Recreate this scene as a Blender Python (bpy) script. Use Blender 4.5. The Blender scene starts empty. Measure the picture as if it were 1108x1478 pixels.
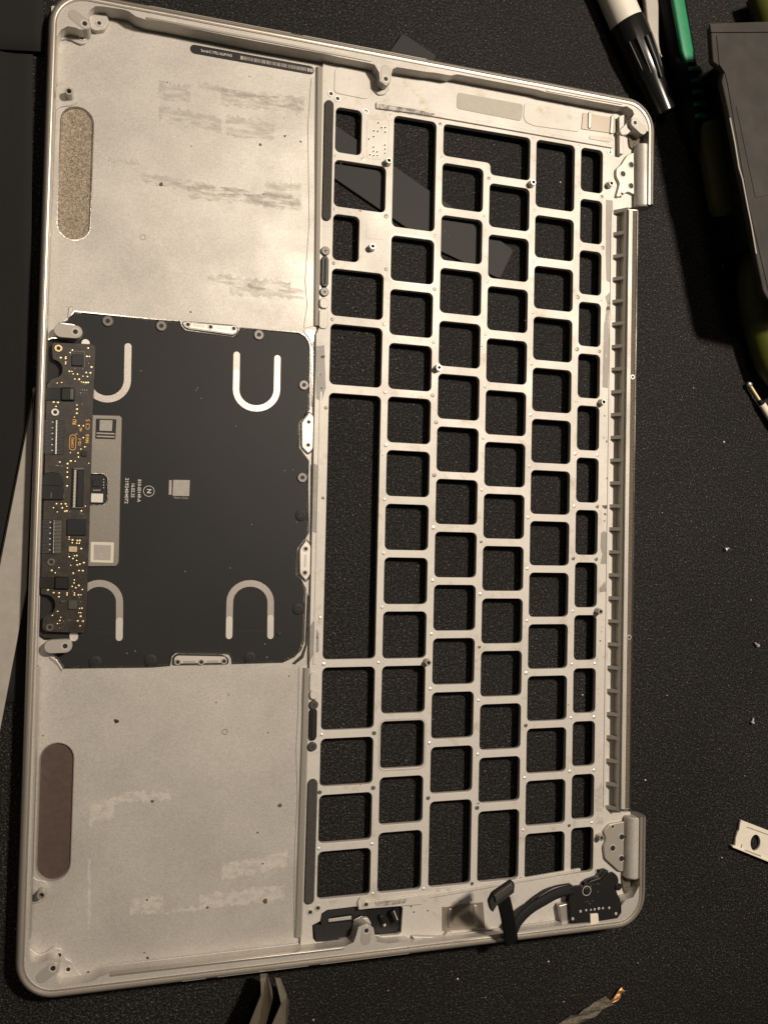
import bpy, bmesh, math, random
from mathutils import Matrix, Vector
random.seed(7)
S = 0.001                      # everything below is measured in millimetres
scn = bpy.context.scene
COL = scn.collection

# ------------------------------------------------------------------ camera
FPX, PW, PH = 1259.43, 1108.0, 1478.0
RV = Vector((0.0293675, -0.2958941, 0.0266641))
CAMR = Matrix.Rotation(RV.length, 3, RV.normalized())
CAMC = Vector((24.887, -166.427, 286.187))
TILT = 0.014                   # hinge side rests a little higher than the palm side
TR = Matrix.Rotation(-TILT, 3, 'Y')
def to_world(v): return TR @ Vector(v)
cam_d = bpy.data.cameras.new('camera'); cam = bpy.data.objects.new('camera', cam_d); COL.objects.link(cam)
cam_d.sensor_fit = 'HORIZONTAL'; cam_d.sensor_width = 36; cam_d.lens = 36*FPX/PW
cam_d.clip_start = 0.01; cam_d.clip_end = 20
cam.matrix_world = Matrix.Translation(to_world(CAMC)*S) @ (TR @ CAMR).to_4x4()
scn.camera = cam

# ------------------------------------------------------------------ light
w = bpy.data.worlds.new('World'); scn.world = w; w.use_nodes = True
bg = w.node_tree.nodes['Background']; bg.inputs[0].default_value = (1.0, 0.88, 0.74, 1); bg.inputs[1].default_value = 0.03
def lamp(name, loc, target, energy, size, color):
    d = bpy.data.lights.new(name, 'AREA'); d.shape = 'DISK'; d.size = size; d.energy = energy; d.color = color
    o = bpy.data.objects.new(name, d); COL.objects.link(o); o.location = Vector(loc)*S
    o.rotation_euler = (Vector(target)-Vector(loc)).to_track_quat('-Z', 'Y').to_euler(); return o
lamp('desk_lamp', (380, 110, 680), (100, -140, 0), 7.3, 0.075, (1.0, 0.865, 0.725))
lamp('ambient_fill', (-150, 250, 1700), (100, -150, 0), 2.4, 0.4, (1.0, 0.86, 0.72))  # soft overhead fill added for ambient light, not a known lamp
scn.view_settings.view_transform = 'Standard'; scn.view_settings.look = 'None'
scn.view_settings.exposure = 0; scn.view_settings.gamma = 1; scn.view_settings.use_curve_mapping = False

# ------------------------------------------------------------------ measuring helpers
def at(px, py, z=2.2):
    """a point measured in the photograph, on the case plane at height z (mm, case frame)"""
    d = CAMR @ Vector(((px-PW/2)/FPX, -(py-PH/2)/FPX, -1.0))
    t = (z-CAMC.z)/d.z; p = CAMC+d*t
    return (p.x, p.y)
WC = to_world(CAMC); WR = TR @ CAMR
def on(px, py, z=0.0):
    """the same on the table plane at height z (mm, world)"""
    d = WR @ Vector(((px-PW/2)/FPX, -(py-PH/2)/FPX, -1.0))
    t = (z-WC.z)/d.z; p = WC+d*t
    return (p.x, p.y)
def ats(L, z=2.2): return [at(a, b, z) for a, b in L]
def zo(ox, oy, s, L, z=2.2): return [at(ox+a/s, oy+b/s, z) for a, b in L]

# ------------------------------------------------------------------ materials
def new_mat(name):
    m = bpy.data.materials.new(name); m.use_nodes = True
    nt = m.node_tree; return m, nt, nt.nodes['Principled BSDF']
def N(nt, t, **kw):
    n = nt.nodes.new(t)
    for k, v in kw.items(): setattr(n, k, v)
    return n
def coords(nt, scale=1000.0, kind='Object'):
    tc = N(nt, 'ShaderNodeTexCoord'); mp = N(nt, 'ShaderNodeMapping'); mp.inputs['Scale'].default_value = (scale,)*3 if not isinstance(scale, tuple) else scale
    nt.links.new(tc.outputs[kind], mp.inputs['Vector']); return mp.outputs['Vector']
def noise(nt, vec, scale, detail=3, rough=.55):
    n = N(nt, 'ShaderNodeTexNoise'); n.inputs['Scale'].default_value = scale; n.inputs['Detail'].default_value = detail; n.inputs['Roughness'].default_value = rough
    nt.links.new(vec, n.inputs['Vector']); return n.outputs['Fac']
def ramp(nt, fac, stops):
    r = N(nt, 'ShaderNodeValToRGB'); e = r.color_ramp.elements
    while len(e) < len(stops): e.new(.5)
    for i, (p, c) in enumerate(stops):
        e[i].position = p; e[i].color = (c[0], c[1], c[2], 1) if isinstance(c, tuple) else (c, c, c, 1)
    nt.links.new(fac, r.inputs['Fac']); return r.outputs['Color']
def bump(nt, h, bsdf, strength, dist=0.0002):
    b = N(nt, 'ShaderNodeBump'); b.inputs['Strength'].default_value = strength; b.inputs['Distance'].default_value = dist
    nt.links.new(h, b.inputs['Height']); nt.links.new(b.outputs['Normal'], bsdf.inputs['Normal'])
def mul(nt, a, b, fac=1.0):
    m = N(nt, 'ShaderNodeMix', data_type='RGBA', blend_type='MULTIPLY'); m.inputs['Factor'].default_value = fac
    nt.links.new(a, m.inputs['A']); nt.links.new(b, m.inputs['B']); return m.outputs['Result']
def metal(name, col, metallic=.5, rough=.45, grain=.10, blotch=.12, bstr=.25, gscale=3.0, stain=None):
    m, nt, b = new_mat(name); v = coords(nt)
    g = noise(nt, v, gscale, 2, .7); bl = noise(nt, v, .045, 4, .6)
    c1 = ramp(nt, g, [(.25, tuple(x*(1-grain) for x in col)), (.75, tuple(min(1, x*(1+grain)) for x in col))])
    c2 = ramp(nt, bl, [(.3, 1-blotch), (.7, 1.0)])
    c = mul(nt, c1, c2)
    if stain:
        st = noise(nt, v, .16, 6, .72); c = mul(nt, c, ramp(nt, st, [(.55, (1, 1, 1)), (.70, stain)]), .8)
    nt.links.new(c, b.inputs['Base Color'])
    nt.links.new(ramp(nt, bl, [(.3, rough+.06), (.7, rough-.04)]), b.inputs['Roughness'])
    b.inputs['Metallic'].default_value = metallic
    bump(nt, g, b, bstr, 0.00006); return m
def plain(name, col, rough=.5, metallic=0.0, grain=.15, gscale=2.0, bstr=.1, spec=.5):
    m, nt, b = new_mat(name); v = coords(nt); g = noise(nt, v, gscale, 3)
    nt.links.new(ramp(nt, g, [(.3, tuple(x*(1-grain) for x in col)), (.7, tuple(min(1, x*(1+grain)) for x in col))]), b.inputs['Base Color'])
    b.inputs['Roughness'].default_value = rough; b.inputs['Metallic'].default_value = metallic; b.inputs['Specular IOR Level'].default_value = spec
    bump(nt, g, b, bstr, 0.0001); return m
M = {}
M['alu'] = metal('bead_blasted_aluminium', (.535, .507, .46), .28, .47, .15, .24, .35, 1.7)  # strong blotches also stand in for soft dark reflections on the palm floor
M['deck'] = metal('machined_deck_aluminium', (.575, .547, .497), .16, .53, .09, .10, .2, 2.0, stain=(.74, .66, .55))
M['rim'] = metal('anodised_rim_aluminium', (.50, .46, .40), .7, .34, .06, .08, .08, 4.0)
M['wall'] = metal('milled_wall_aluminium', (.46, .43, .37), .5, .42, .05, .10, .1, 3.0)
M['chrome'] = metal('polished_chamfer', (.86, .83, .77), 1.0, .16, .05, .25, .5, .9)
M['boss'] = metal('matte_boss_aluminium', (.40, .375, .33), .35, .5, .06, .05, .1, 4.0)
M['steel'] = metal('stainless_steel', (.52, .49, .44), .6, .36, .05, .12, .1, 3.0)
M['bracket'] = metal('dull_steel_bracket', (.27, .25, .215), .55, .42, .12, .2, .3, 1.6)
M['spring'] = metal('spring_steel', (.52, .48, .43), .6, .34, .08, .2, .15, 2.0)
M['nipper'] = metal('worn_tool_steel', (.30, .265, .21), .7, .4, .1, .2, .2, 1.0)
M['plate'] = metal('brown_grounding_plate', (.33, .29, .235), .5, .4, .06, .15, .1, 3.0)
M['pad'] = plain('grey_adhesive_pad', (.40, .375, .32), .6, 0, .05, 1.0)
M['stick'] = plain('grey_beige_stick', (.33, .305, .265), .6, 0, .08, .3)
M['foam'] = plain('dark_foam_tape', (.055, .052, .047), .9, 0, .25, 2.2, .5, .2)
M['black'] = plain('black_plastic', (.010, .010, .010), .42, 0, .1, 2.0, .05, .35)
M['blackm'] = plain('matte_black_plastic', (.020, .0195, .019), .62, 0, .1, 2.0, .1, .25)
M['rubber'] = plain('black_rubber', (.007, .007, .0078), .6, 0, .2, 1.0, .15, .14)
M['screw'] = metal('black_screw_steel', (.10, .095, .085), .6, .4, .1, .1, .1, 4.0)
M['washer'] = metal('grey_screw_head', (.16, .15, .135), .6, .42, .1, .1, .1, 4.0)
M['hole'] = plain('dark_bore', (.02, .017, .014), .6, .3)
M['bright'] = metal('bright_rivet', (.72, .69, .62), .5, .36, .05, .1, .05, 4.0)
M['gold'] = metal('gold_via', (.80, .66, .36), .75, .35, .05, .05, .05, 5.0)
M['silkscreen'] = plain('orange_board_print', (.80, .42, .08), .5, 0, .05)
M['print'] = plain('pale_print', (.62, .60, .55), .6, 0, .05)
M['label'] = plain('black_label_film', (.013, .013, .0135), .42, 0, .05, 2.0, .1, .3)
M['code'] = plain('grey_label_patch', (.34, .32, .28), .6, 0, .1, 1.2)
M['paper'] = plain('pale_label_paper', (.62, .58, .48), .6, 0, .05)
M['chip'] = plain('chip_resin', (.014, .014, .017), .34, 0, .1, 2.0, .1, .35)
M['white'] = plain('white_plastic', (.72, .66, .56), .45, 0, .04, .5)
M['penw'] = plain('marker_barrel_white', (.74, .69, .60), .30, 0, .03, .3, .02)
M['gloss'] = plain('glossy_black_cap', (.008, .008, .008), .24, 0, .1, .4, .05, .5)
M['green'] = plain('green_plastic', (.010, .20, .085), .45, 0, .08, .5)
M['olive'] = plain('olive_grip_plastic', (.075, .08, .008), .5, 0, .1, .3)
M['film'] = plain('smoked_film', (.024, .0205, .0165), .6, 0, .3, .12, .6, .3)
M['brown'] = plain('sooty_gasket', (.105, .08, .054), .75, .1, .5, 1.6, .9)
M['gunk'] = plain('sooty_residue', (.10, .085, .06), .7, .1, .6, 1.4, .8)
M['copper'] = plain('copper_foil', (.62, .36, .16), .35, .8, .3, 1.0, .5)
M['ceramic'] = plain('tan_capacitor', (.50, .40, .24), .5, 0, .05)
# trackpad film: satin black, faintly mottled
m, nt, b = new_mat('trackpad_black_film'); v = coords(nt); g = noise(nt, v, .02, 3)
nt.links.new(ramp(nt, g, [(.3, (.0098, .0101, .0104)), (.7, (.0145, .0145, .0145))]), b.inputs['Base Color']); b.inputs['Roughness'].default_value = .55; b.inputs['Specular IOR Level'].default_value = .28
bump(nt, noise(nt, v, 4, 2), b, .12, .00005); M['track'] = m
# circuit board
m, nt, b = new_mat('brown_black_solder_mask'); v = coords(nt); g = noise(nt, v, .35, 5, .7)
nt.links.new(ramp(nt, g, [(.35, (.018, .0145, .011)), (.65, (.040, .032, .023))]), b.inputs['Base Color']); b.inputs['Roughness'].default_value = .38
bump(nt, noise(nt, v, 1.2, 4), b, .15, .0001); M['pcb'] = m
# perforated speaker mesh
def mesh_mat(name, dark, light):
    m, nt, b = new_mat(name); v = coords(nt)
    vo = N(nt, 'ShaderNodeTexVoronoi'); vo.inputs['Scale'].default_value = 2.6; nt.links.new(v, vo.inputs['Vector'])
    g = noise(nt, v, .9, 5, .8)
    c = mul(nt, ramp(nt, vo.outputs['Distance'], [(.15, light), (.75, dark)]), ramp(nt, g, [(.35, .55), (.7, 1.3)]))
    nt.links.new(c, b.inputs['Base Color']); b.inputs['Metallic'].default_value = .35; b.inputs['Roughness'].default_value = .5
    bump(nt, g, b, .9, .0003); return m
M['mesh1'] = mesh_mat('speaker_mesh_silver', (.20, .16, .115), (.44, .37, .28))
M['mesh2'] = plain('speaker_mesh_brown', (.105, .074, .062), .42, .3, .12, .5, .15)
# foam work mat
m, nt, b = new_mat('black_foam_mat'); v = coords(nt)
vo = N(nt, 'ShaderNodeTexVoronoi'); vo.inputs['Scale'].default_value = 1.25; nt.links.new(v, vo.inputs['Vector'])
g = noise(nt, v, 1.5, 2, .8); g2 = noise(nt, v, .012, 3); g3 = noise(nt, v, 1.7, 1, .5)
add = N(nt, 'ShaderNodeMath', operation='ADD'); nt.links.new(vo.outputs['Distance'], add.inputs[0]); nt.links.new(g, add.inputs[1])
c0 = ramp(nt, g, [(.40, (.0025, .0024, .0022)), (.55, (.014, .0134, .0124)), (.68, (.060, .0565, .051))])
sp = ramp(nt, g3, [(.66, (0, 0, 0)), (.76, (.17, .16, .145))])  # sparkle of the foam facets painted as bright specks in the colour
mx = N(nt, 'ShaderNodeMix', data_type='RGBA', blend_type='ADD'); mx.inputs['Factor'].default_value = 1; nt.links.new(c0, mx.inputs['A']); nt.links.new(sp, mx.inputs['B'])
nt.links.new(mul(nt, mx.outputs['Result'], ramp(nt, g2, [(.35, .7), (.65, 1.0)])), b.inputs['Base Color'])
b.inputs['Roughness'].default_value = .62; b.inputs['Specular IOR Level'].default_value = .16
bump(nt, g, b, .8, .0005); M['mat'] = m
# woven cloth
m, nt, b = new_mat('dark_woven_cloth'); v = coords(nt)
wv = N(nt, 'ShaderNodeTexWave'); wv.inputs['Scale'].default_value = 2.2; wv.inputs['Distortion'].default_value = 1.5; nt.links.new(v, wv.inputs['Vector'])
wv2 = N(nt, 'ShaderNodeTexWave', bands_direction='Y'); wv2.inputs['Scale'].default_value = 2.2; wv2.inputs['Distortion'].default_value = 1.5; nt.links.new(v, wv2.inputs['Vector'])
a2 = N(nt, 'ShaderNodeMath', operation='MULTIPLY'); nt.links.new(wv.outputs['Fac'], a2.inputs[0]); nt.links.new(wv2.outputs['Fac'], a2.inputs[1])
nt.links.new(ramp(nt, a2.outputs[0], [(.0, (.004, .004, .0045)), (1, (.016, .015, .0145))]), b.inputs['Base Color']); b.inputs['Roughness'].default_value = .85
bump(nt, a2.outputs[0], b, .5, .0003); M['cloth'] = m
# residue: ragged film, transparent between its flakes
def residue(name, col, lo, hi, sc=(160., 620., 1.)):
    m, nt, b = new_mat(name); v = coords(nt, sc); v2 = coords(nt)
    f = noise(nt, v, 1.0, 7, .7); f2 = noise(nt, v2, .9, 3)
    b.inputs['Base Color'].default_value = (*col, 1); b.inputs['Roughness'].default_value = .6; b.inputs['Metallic'].default_value = .2
    tr = N(nt, 'ShaderNodeBsdfTransparent'); mx = N(nt, 'ShaderNodeMixShader')
    nt.links.new(ramp(nt, f, [(lo, 0.0), (hi, .36)]), mx.inputs[0]); nt.links.new(tr.outputs[0], mx.inputs[1]); nt.links.new(b.outputs[0], mx.inputs[2])
    nt.links.new(mx.outputs[0], nt.nodes['Material Output'].inputs['Surface']); return m
M['glue_d'] = residue('dull_glue_film', (.45, .415, .37), .42, .60)
M['glue_l'] = residue('pale_glue_film', (.90, .86, .78), .38, .54, (330., 460., 1.))
M['grime'] = residue('dark_grime', (.10, .085, .065), .42, .60, (500., 500., 1.))
M['soot'] = residue('grey_adhesive_tape_remnant', (.11, .10, .085), .30, .42, (300., 200., 1.))

# ------------------------------------------------------------------ mesh helpers (coordinates in mm)
def finish(me, mat, smooth=None):
    me.materials.clear(); me.materials.append(M[mat])
    if smooth is not None:
        for p in me.polygons: p.use_smooth = True
        me.set_sharp_from_angle(angle=math.radians(smooth))
    return me
def link(name, me, parent=None, loc=None):
    o = bpy.data.objects.new(name, me); COL.objects.link(o)
    if parent: o.parent = parent
    if loc: o.location = Vector(loc)*S
    return o
def empty(name, label, cat, group=None, mat=None):
    o = bpy.data.objects.new(name, None); COL.objects.link(o); o.empty_display_size = .01
    tag(o, label, cat, group)
    if mat: o.matrix_world = mat
    return o
def tag(o, label, cat, group=None):
    o['label'] = label; o['category'] = cat
    if group: o['group'] = group
    return o
def plate_mesh(outer, holes, z0, z1, bev=0.12, seg=1):
    c = bpy.data.curves.new('tmp', 'CURVE'); c.dimensions = '2D'; c.fill_mode = 'BOTH'
    bev = min(bev, (z1-z0)/2*.9)
    c.extrude = (z1-z0)/2-bev; c.bevel_depth = bev; c.bevel_resolution = seg; c.offset = -bev
    for loop in [outer]+list(holes):
        s = c.splines.new('POLY'); s.points.add(len(loop)-1)
        for p, q in zip(s.points, loop): p.co = (q[0], q[1], 0, 1)
        s.use_cyclic_u = True
    o = bpy.data.objects.new('tmp', c); COL.objects.link(o)
    dg = bpy.context.evaluated_depsgraph_get(); me = bpy.data.meshes.new_from_object(o.evaluated_get(dg))
    bpy.data.objects.remove(o); bpy.data.curves.remove(c)
    me.transform(Matrix.Scale(S, 4) @ Matrix.Translation((0, 0, (z0+z1)/2))); return me
def plate(name, outer, z0, z1, mat, parent, holes=(), bev=0.12, loc=None, seg=1):
    return link(name, finish(plate_mesh(outer, holes, z0, z1, bev, seg), mat), parent, loc)
def rrect(x0, x1, y0, y1, r, n=5):
    if x0 > x1: x0, x1 = x1, x0
    if y0 > y1: y0, y1 = y1, y0
    r = min(r, (x1-x0)/2-.01, (y1-y0)/2-.01); P = []
    for cx, cy, a in ((x1-r, y1-r, 0), (x0+r, y1-r, 90), (x0+r, y0+r, 180), (x1-r, y0+r, 270)):
        for k in range(n+1):
            t = math.radians(a+90*k/n); P.append((cx+r*math.cos(t), cy+r*math.sin(t)))
    return P
def rpoly(P, r, n=4):
    """round the corners of a polygon"""
    out = []; L = len(P)
    for i in range(L):
        p, a, c = Vector(P[i]), Vector(P[i-1]), Vector(P[(i+1) % L])
        u, w_ = (a-p), (c-p); k = min(r, u.length*.45, w_.length*.45)
        s, e = p+u.normalized()*k, p+w_.normalized()*k
        for j in range(n+1):
            t = j/n; q = s*(1-t)**2+p*2*t*(1-t)+e*t*t; out.append((q.x, q.y))
    return out
def circ(x, y, r, n=16): return [(x+r*math.cos(2*math.pi*k/n), y+r*math.sin(2*math.pi*k/n)) for k in range(n)]
def capsule(a, b_, r, n=8):
    a, b_ = Vector(a), Vector(b_); t0 = math.atan2(b_.y-a.y, b_.x-a.x); P = []
    for k in range(n+1): t = t0-math.pi/2+math.pi*k/n; P.append((b_.x+r*math.cos(t), b_.y+r*math.sin(t)))
    for k in range(n+1): t = t0+math.pi/2+math.pi*k/n; P.append((a.x+r*math.cos(t), a.y+r*math.sin(t)))
    return P
def pydata(name, V, F, mat, parent=None, smooth=None, loc=None):
    me = bpy.data.meshes.new(name); me.from_pydata([(x*S, y*S, z*S) for x, y, z in V], [], F); me.update()
    bm = bmesh.new(); bm.from_mesh(me); bmesh.ops.recalc_face_normals(bm, faces=bm.faces); bm.to_mesh(me); bm.free()
    return link(name, finish(me, mat, smooth), parent, loc)
def lathe_mesh(prof, n=20):
    V, F = [], []
    for r, z in prof:
        for k in range(n): t = 2*math.pi*k/n; V.append((r*math.cos(t)*S, r*math.sin(t)*S, z*S))
    for i in range(len(prof)-1):
        for k in range(n): a = i*n+k; b_ = i*n+(k+1) % n; F.append((a, b_, b_+n, a+n))
    F.append(tuple(range(n))[::-1]); F.append(tuple((len(prof)-1)*n+k for k in range(n)))
    me = bpy.data.meshes.new('lathe'); me.from_pydata(V, [], F); me.update()
    bm = bmesh.new(); bm.from_mesh(me); bmesh.ops.recalc_face_normals(bm, faces=bm.faces); bm.to_mesh(me); bm.free(); return me
def along(a, b_):
    a, b_ = Vector(a), Vector(b_); return Matrix.Translation(a*S) @ (b_-a).to_track_quat('Z', 'Y').to_matrix().to_4x4()
def rod(name, a, b_, prof, mat, parent, n=20, smooth=35):
    """prof: (radius, distance along the axis) ; placed from a towards b_"""
    me = lathe_mesh(prof, n); me.transform(along(a, b_)); return link(name, finish(me, mat, smooth), parent)
def catmull(P, n=8):
    P = [Vector(p) for p in P]; out = []
    for i in range(len(P)-1):
        p0, p1, p2, p3 = P[max(i-1, 0)], P[i], P[i+1], P[min(i+2, len(P)-1)]
        for k in range(n):
            t = k/n; out.append(.5*((2*p1)+(p2-p0)*t+(2*p0-5*p1+4*p2-p3)*t*t+(3*p1-p0-3*p2+p3)*t**3))
    out.append(P[-1]); return out
def tube(name, P, rad, mat, parent=None, n=10, flat=None, up=(0, 0, 1), smooth=50):
    """swept tube; rad a number or list; flat=(half width, half thickness) sweeps a ribbon"""
    P = [Vector(p) for p in P]; V, F = [], []; m_ = len(P)
    for i, p in enumerate(P):
        t = (P[min(i+1, m_-1)]-P[max(i-1, 0)]).normalized(); s = t.cross(Vector(up))
        s = s.normalized() if s.length > 1e-5 else Vector((1, 0, 0)); u = s.cross(t).normalized()
        r = rad[i] if isinstance(rad, (list, tuple)) else rad
        for k in range(n):
            a = 2*math.pi*(k+.5)/n
            if flat:
                ca, sa = math.cos(a), math.sin(a)
                q = p+s*flat[0]*r*math.copysign(abs(ca)**.35, ca)+u*flat[1]*math.copysign(abs(sa)**.6, sa)
            else: q = p+s*r*math.cos(a)+u*r*math.sin(a)
            V.append(tuple(q))
    for i in range(m_-1):
        for k in range(n): a = i*n+k; b_ = i*n+(k+1) % n; F.append((a, b_, b_+n, a+n))
    F.append(tuple(range(n))); F.append(tuple((m_-1)*n+k for k in range(n)))
    return pydata(name, V, F, mat, parent, smooth)
def box(name, x0, x1, y0, y1, z0, z1, mat, parent, r=.3, bev=.1):
    return plate(name, rrect(x0, x1, y0, y1, r, 3), z0, z1, mat, parent, bev=bev)
def quad(name, P, z0, z1, mat, parent, r=.2, bev=.08): return plate(name, rpoly(P, r, 3), z0, z1, mat, parent, bev=bev)
def text(name, s, x, y, z, size, rot, mat, parent, align='CENTER', sx=1.0, bold=0.0):
    c = bpy.data.curves.new('tmp', 'FONT'); c.body = s; c.size = size; c.align_x = align; c.align_y = 'CENTER'; c.extrude = .01; c.offset = bold
    o = bpy.data.objects.new('tmp', c); COL.objects.link(o)
    dg = bpy.context.evaluated_depsgraph_get(); me = bpy.data.meshes.new_from_object(o.evaluated_get(dg)); bpy.data.objects.remove(o)
    me.transform(Matrix.Scale(S, 4) @ Matrix.Translation((x, y, z)) @ Matrix.Rotation(math.radians(rot), 4, 'Z') @ Matrix.Diagonal((sx, 1, 1, 1)))
    return link(name, finish(me, mat), parent)
def bore(name, x, y, z, r, parent, ring=None, rm='bright'):
    """a threaded hole seen from above: dark well with a turned rim"""
    if ring: plate('bore_ring', circ(x, y, ring, 18), z, z+.12, rm, parent, holes=[circ(x, y, r, 14)], bev=.03)
    return plate(name, circ(x, y, r*1.02, 14), z-.02, z+.03, 'hole', parent, bev=.005)

# ------------------------------------------------------------------ the table
def struct(o): o['kind'] = 'structure'; return o
mo = struct(pydata('work_mat', [(-700, -900, 0), (900, -900, 0), (900, 500, 0), (-700, 500, 0)], [(0, 1, 2, 3)], 'mat'))

# ------------------------------------------------------------------ the laptop top case
LW, LH, RC = 212.4, 304.1, 11.5
case = empty('laptop_top_case', 'stripped silver aluminium laptop top case with empty key openings, lying inside up', 'laptop case', mat=TR.to_4x4())
# rim: one profile swept round three sides
def outline(d, n=10, ya=-39.1, yb=-264.9):
    r = RC-d; P = [(LW-d, ya)]
    for cx, cy, a in ((LW-RC, -RC, 0), (RC, -RC, 90), (RC, -LH+RC, 180), (LW-RC, -LH+RC, 270)):
        for k in range(n+1): t = math.radians(a+90*k/n); P.append((cx+r*math.cos(t), cy+r*math.sin(t)))
    P.append((LW-d, yb)); return P
prof = [(1.6, .1), (.7, .7), (.15, 2.2), (0, 4.4), (.05, 6.2), (.35, 7.2), (.8, 7.75), (1.15, 7.97), (1.5, 7.97), (1.68, 7.7), (1.75, 7.35), (2.05, 7.28), (2.25, 7.45), (2.6, 7.45), (2.65, 3.0), (2.65, .1)]
V, F = [], []
rings = [outline(d) for d, z in prof]; n_ = len(rings[0])
for (d, z), R_ in zip(prof, rings): V += [(x, y, z) for x, y in R_]
for i in range(len(prof)-1):
    for k in range(n_-1): a = i*n_+k; F.append((a, a+1, a+1+n_, a+n_))
F.append(tuple(i*n_ for i in range(len(prof)))); F.append(tuple(i*n_+n_-1 for i in range(len(prof)))[::-1])
rim = pydata('rim', V, F, 'rim', case, smooth=40)
for (pa, pb) in (((262, 1417), (297, 1413)), ((313, 1411), (445, 1395)), ((461, 1393), (590, 1377))):   # slots milled along the edge
    a, b_ = at(*pa, 7), at(*pb, 7)
    box('edge_slot', a[0], b_[0], -LH+.5, -LH+1.0, 6.9, 7.66, 'boss', rim, .3)
for (pa, pb) in (((215, 5), (420, 46)), ((436, 49), (615, 84))):
    a, b_ = at(*pa, 7), at(*pb, 7)
    box('edge_slot', a[0], b_[0], -1.0, -.5, 6.9, 7.66, 'wall', rim, .3)

# shelf behind the rim, its inner wall traced round the cavity
ZS = 7.1
cav = [(941.2, 293), (941.2, 201.2), (937.8, 199.8), (935.8, 189), (926.3, 183.6), (919, 181), (911.4, 171.4), (915.5, 164.7), (913.4, 157.9), (904.7, 152.2), (897.9, 152.5),
       (860, 145.7), (787.7, 131.5), (773.3, 127.5), (659.6, 105.6), (650, 107.5), (627, 103.4), (614.7, 102.3), (572.5, 95.4), (566, 98.5), (564, 106), (564.5, 116), (556.8, 121.8), (549, 116), (548, 104), (541, 92),
       (532, 89.5), (488.7, 81), (470, 76.3), (367.5, 57.7), (240, 32), (210, 26.7), (196, 22), (185.4, 14.4), (178, 12.2), (149.3, 7.9), (137.8, 7.2), (129, 13), (125.5, 21.7),
       (128, 34), (122, 41), (115, 41), (108.9, 38.3), (97.3, 36.1), (87.2, 41.9), (80.5, 53.4), (77, 80), (75, 135), (65.8, 480), (59, 700), (52.9, 920), (40.5, 1362),
       (39.5, 1380), (43.5, 1391.4), (56, 1393.2), (66, 1388), (76, 1386), (84, 1391), (84.5, 1402), (78, 1412), (82.3, 1420.3), (88.6, 1424), (131.9, 1418.5), (142.7, 1412), (153.6, 1407.7), (220, 1400.5),
       (400, 1379), (498, 1367), (511, 1361), (515, 1350), (518, 1339), (528.6, 1334), (538, 1340), (540, 1352), (544, 1361), (560, 1363), (590, 1360), (598, 1364), (700, 1352), (809, 1337), (850, 1333.4), (891, 1326.6), (897, 1318), (897, 1307.7),
       (903, 1300), (914, 1296), (922.7, 1279.3), (925.4, 1240), (927, 1180)]
inner = ats(cav, ZS)
outer = outline(2.1)
shelf_outer = outer+inner[::-1]
shelf = plate('rim_shelf', shelf_outer, 1.4, ZS, 'alu', case, bev=.18)
for a, b_ in ((0, 0),): pass
# bright lip lines along the long walls
def bar(name, A, B, z0, z1, wdt, mat, parent):
    a, b_ = at(*A, z1), at(*B, z1); return plate(name, capsule(a, b_, wdt/2, 3), z0, z1, mat, parent, bev=.1)
bar('wall_lip', (212, 25), (535, 86.5), 6.2, 7.42, .7, 'rim', shelf); bar('wall_lip', (790, 129.8), (897, 149), 6.2, 7.42, .7, 'rim', shelf)
bar('wall_lip', (160, 1408.5), (495, 1370), 5.4, 7.42, .7, 'rim', shelf); bar('wall_lip', (655, 1361), (845, 1337.5), 5.8, 7.42, .7, 'rim', shelf)
bar('wall_lip', (78, 150), (66.5, 452), 2.0, 6.2, .8, 'wall', shelf); bar('wall_lip', (53.5, 965), (41.5, 1355), 2.0, 6.2, .8, 'wall', shelf)

# palm floor with the trackpad opening
ZP, ZD = 1.0, 2.2
track_px = [(108, 449.5), (220, 460.7), (259.9, 463.5), (262, 470), (267, 476.4), (337.3, 485.8), (343, 482), (346.7, 472.9), (431.2, 479.9), (440, 485), (445.5, 493), (447.6, 503.4), (446.4, 590.2), (441, 599), (432.4, 609), (431.5, 646.5), (437, 654), (445.3, 665.3),
            (444.5, 700), (445.3, 768), (441, 776), (428.4, 791.5), (428.6, 829), (434, 837), (440.6, 850.2), (438.2, 925.3), (434, 938), (424, 948), (407.7, 955.8), (335, 958), (334, 950), (330.3, 944), (252.9, 942), (247, 947), (244.6, 960.5), (220, 962.8), (91.6, 964.4),
            (86, 957), (80, 948), (76, 940), (88, 941), (97, 938), (99, 931), (96, 925), (88, 923), (64, 922.9), (56, 918), (54, 908), (57, 830), (61.5, 700), (66, 560), (66.5, 497), (69, 491), (75, 488), (108, 491), (116, 488), (118.5, 480), (115, 472), (106, 468), (88, 466), (95, 463), (100, 458)]
track = ats(track_px, ZP)
palm_poly = ats([(74, 8), (130, 2), (190, 10), (462, 82), (470, 95), (441.5, 1368), (430, 1380), (230, 1405), (50, 1430), (36, 1400)], ZP)
sp1 = capsule(at(111.5, 176, ZP), at(106.5, 324, ZP), 4.75, 12); sp2 = capsule(at(82, 1096, ZP), at(77, 1248, ZP), 4.9, 12)
palm = plate('palm_floor', palm_poly, .1, ZP, 'alu', case, holes=[track, sp1, sp2], bev=.08)
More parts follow.
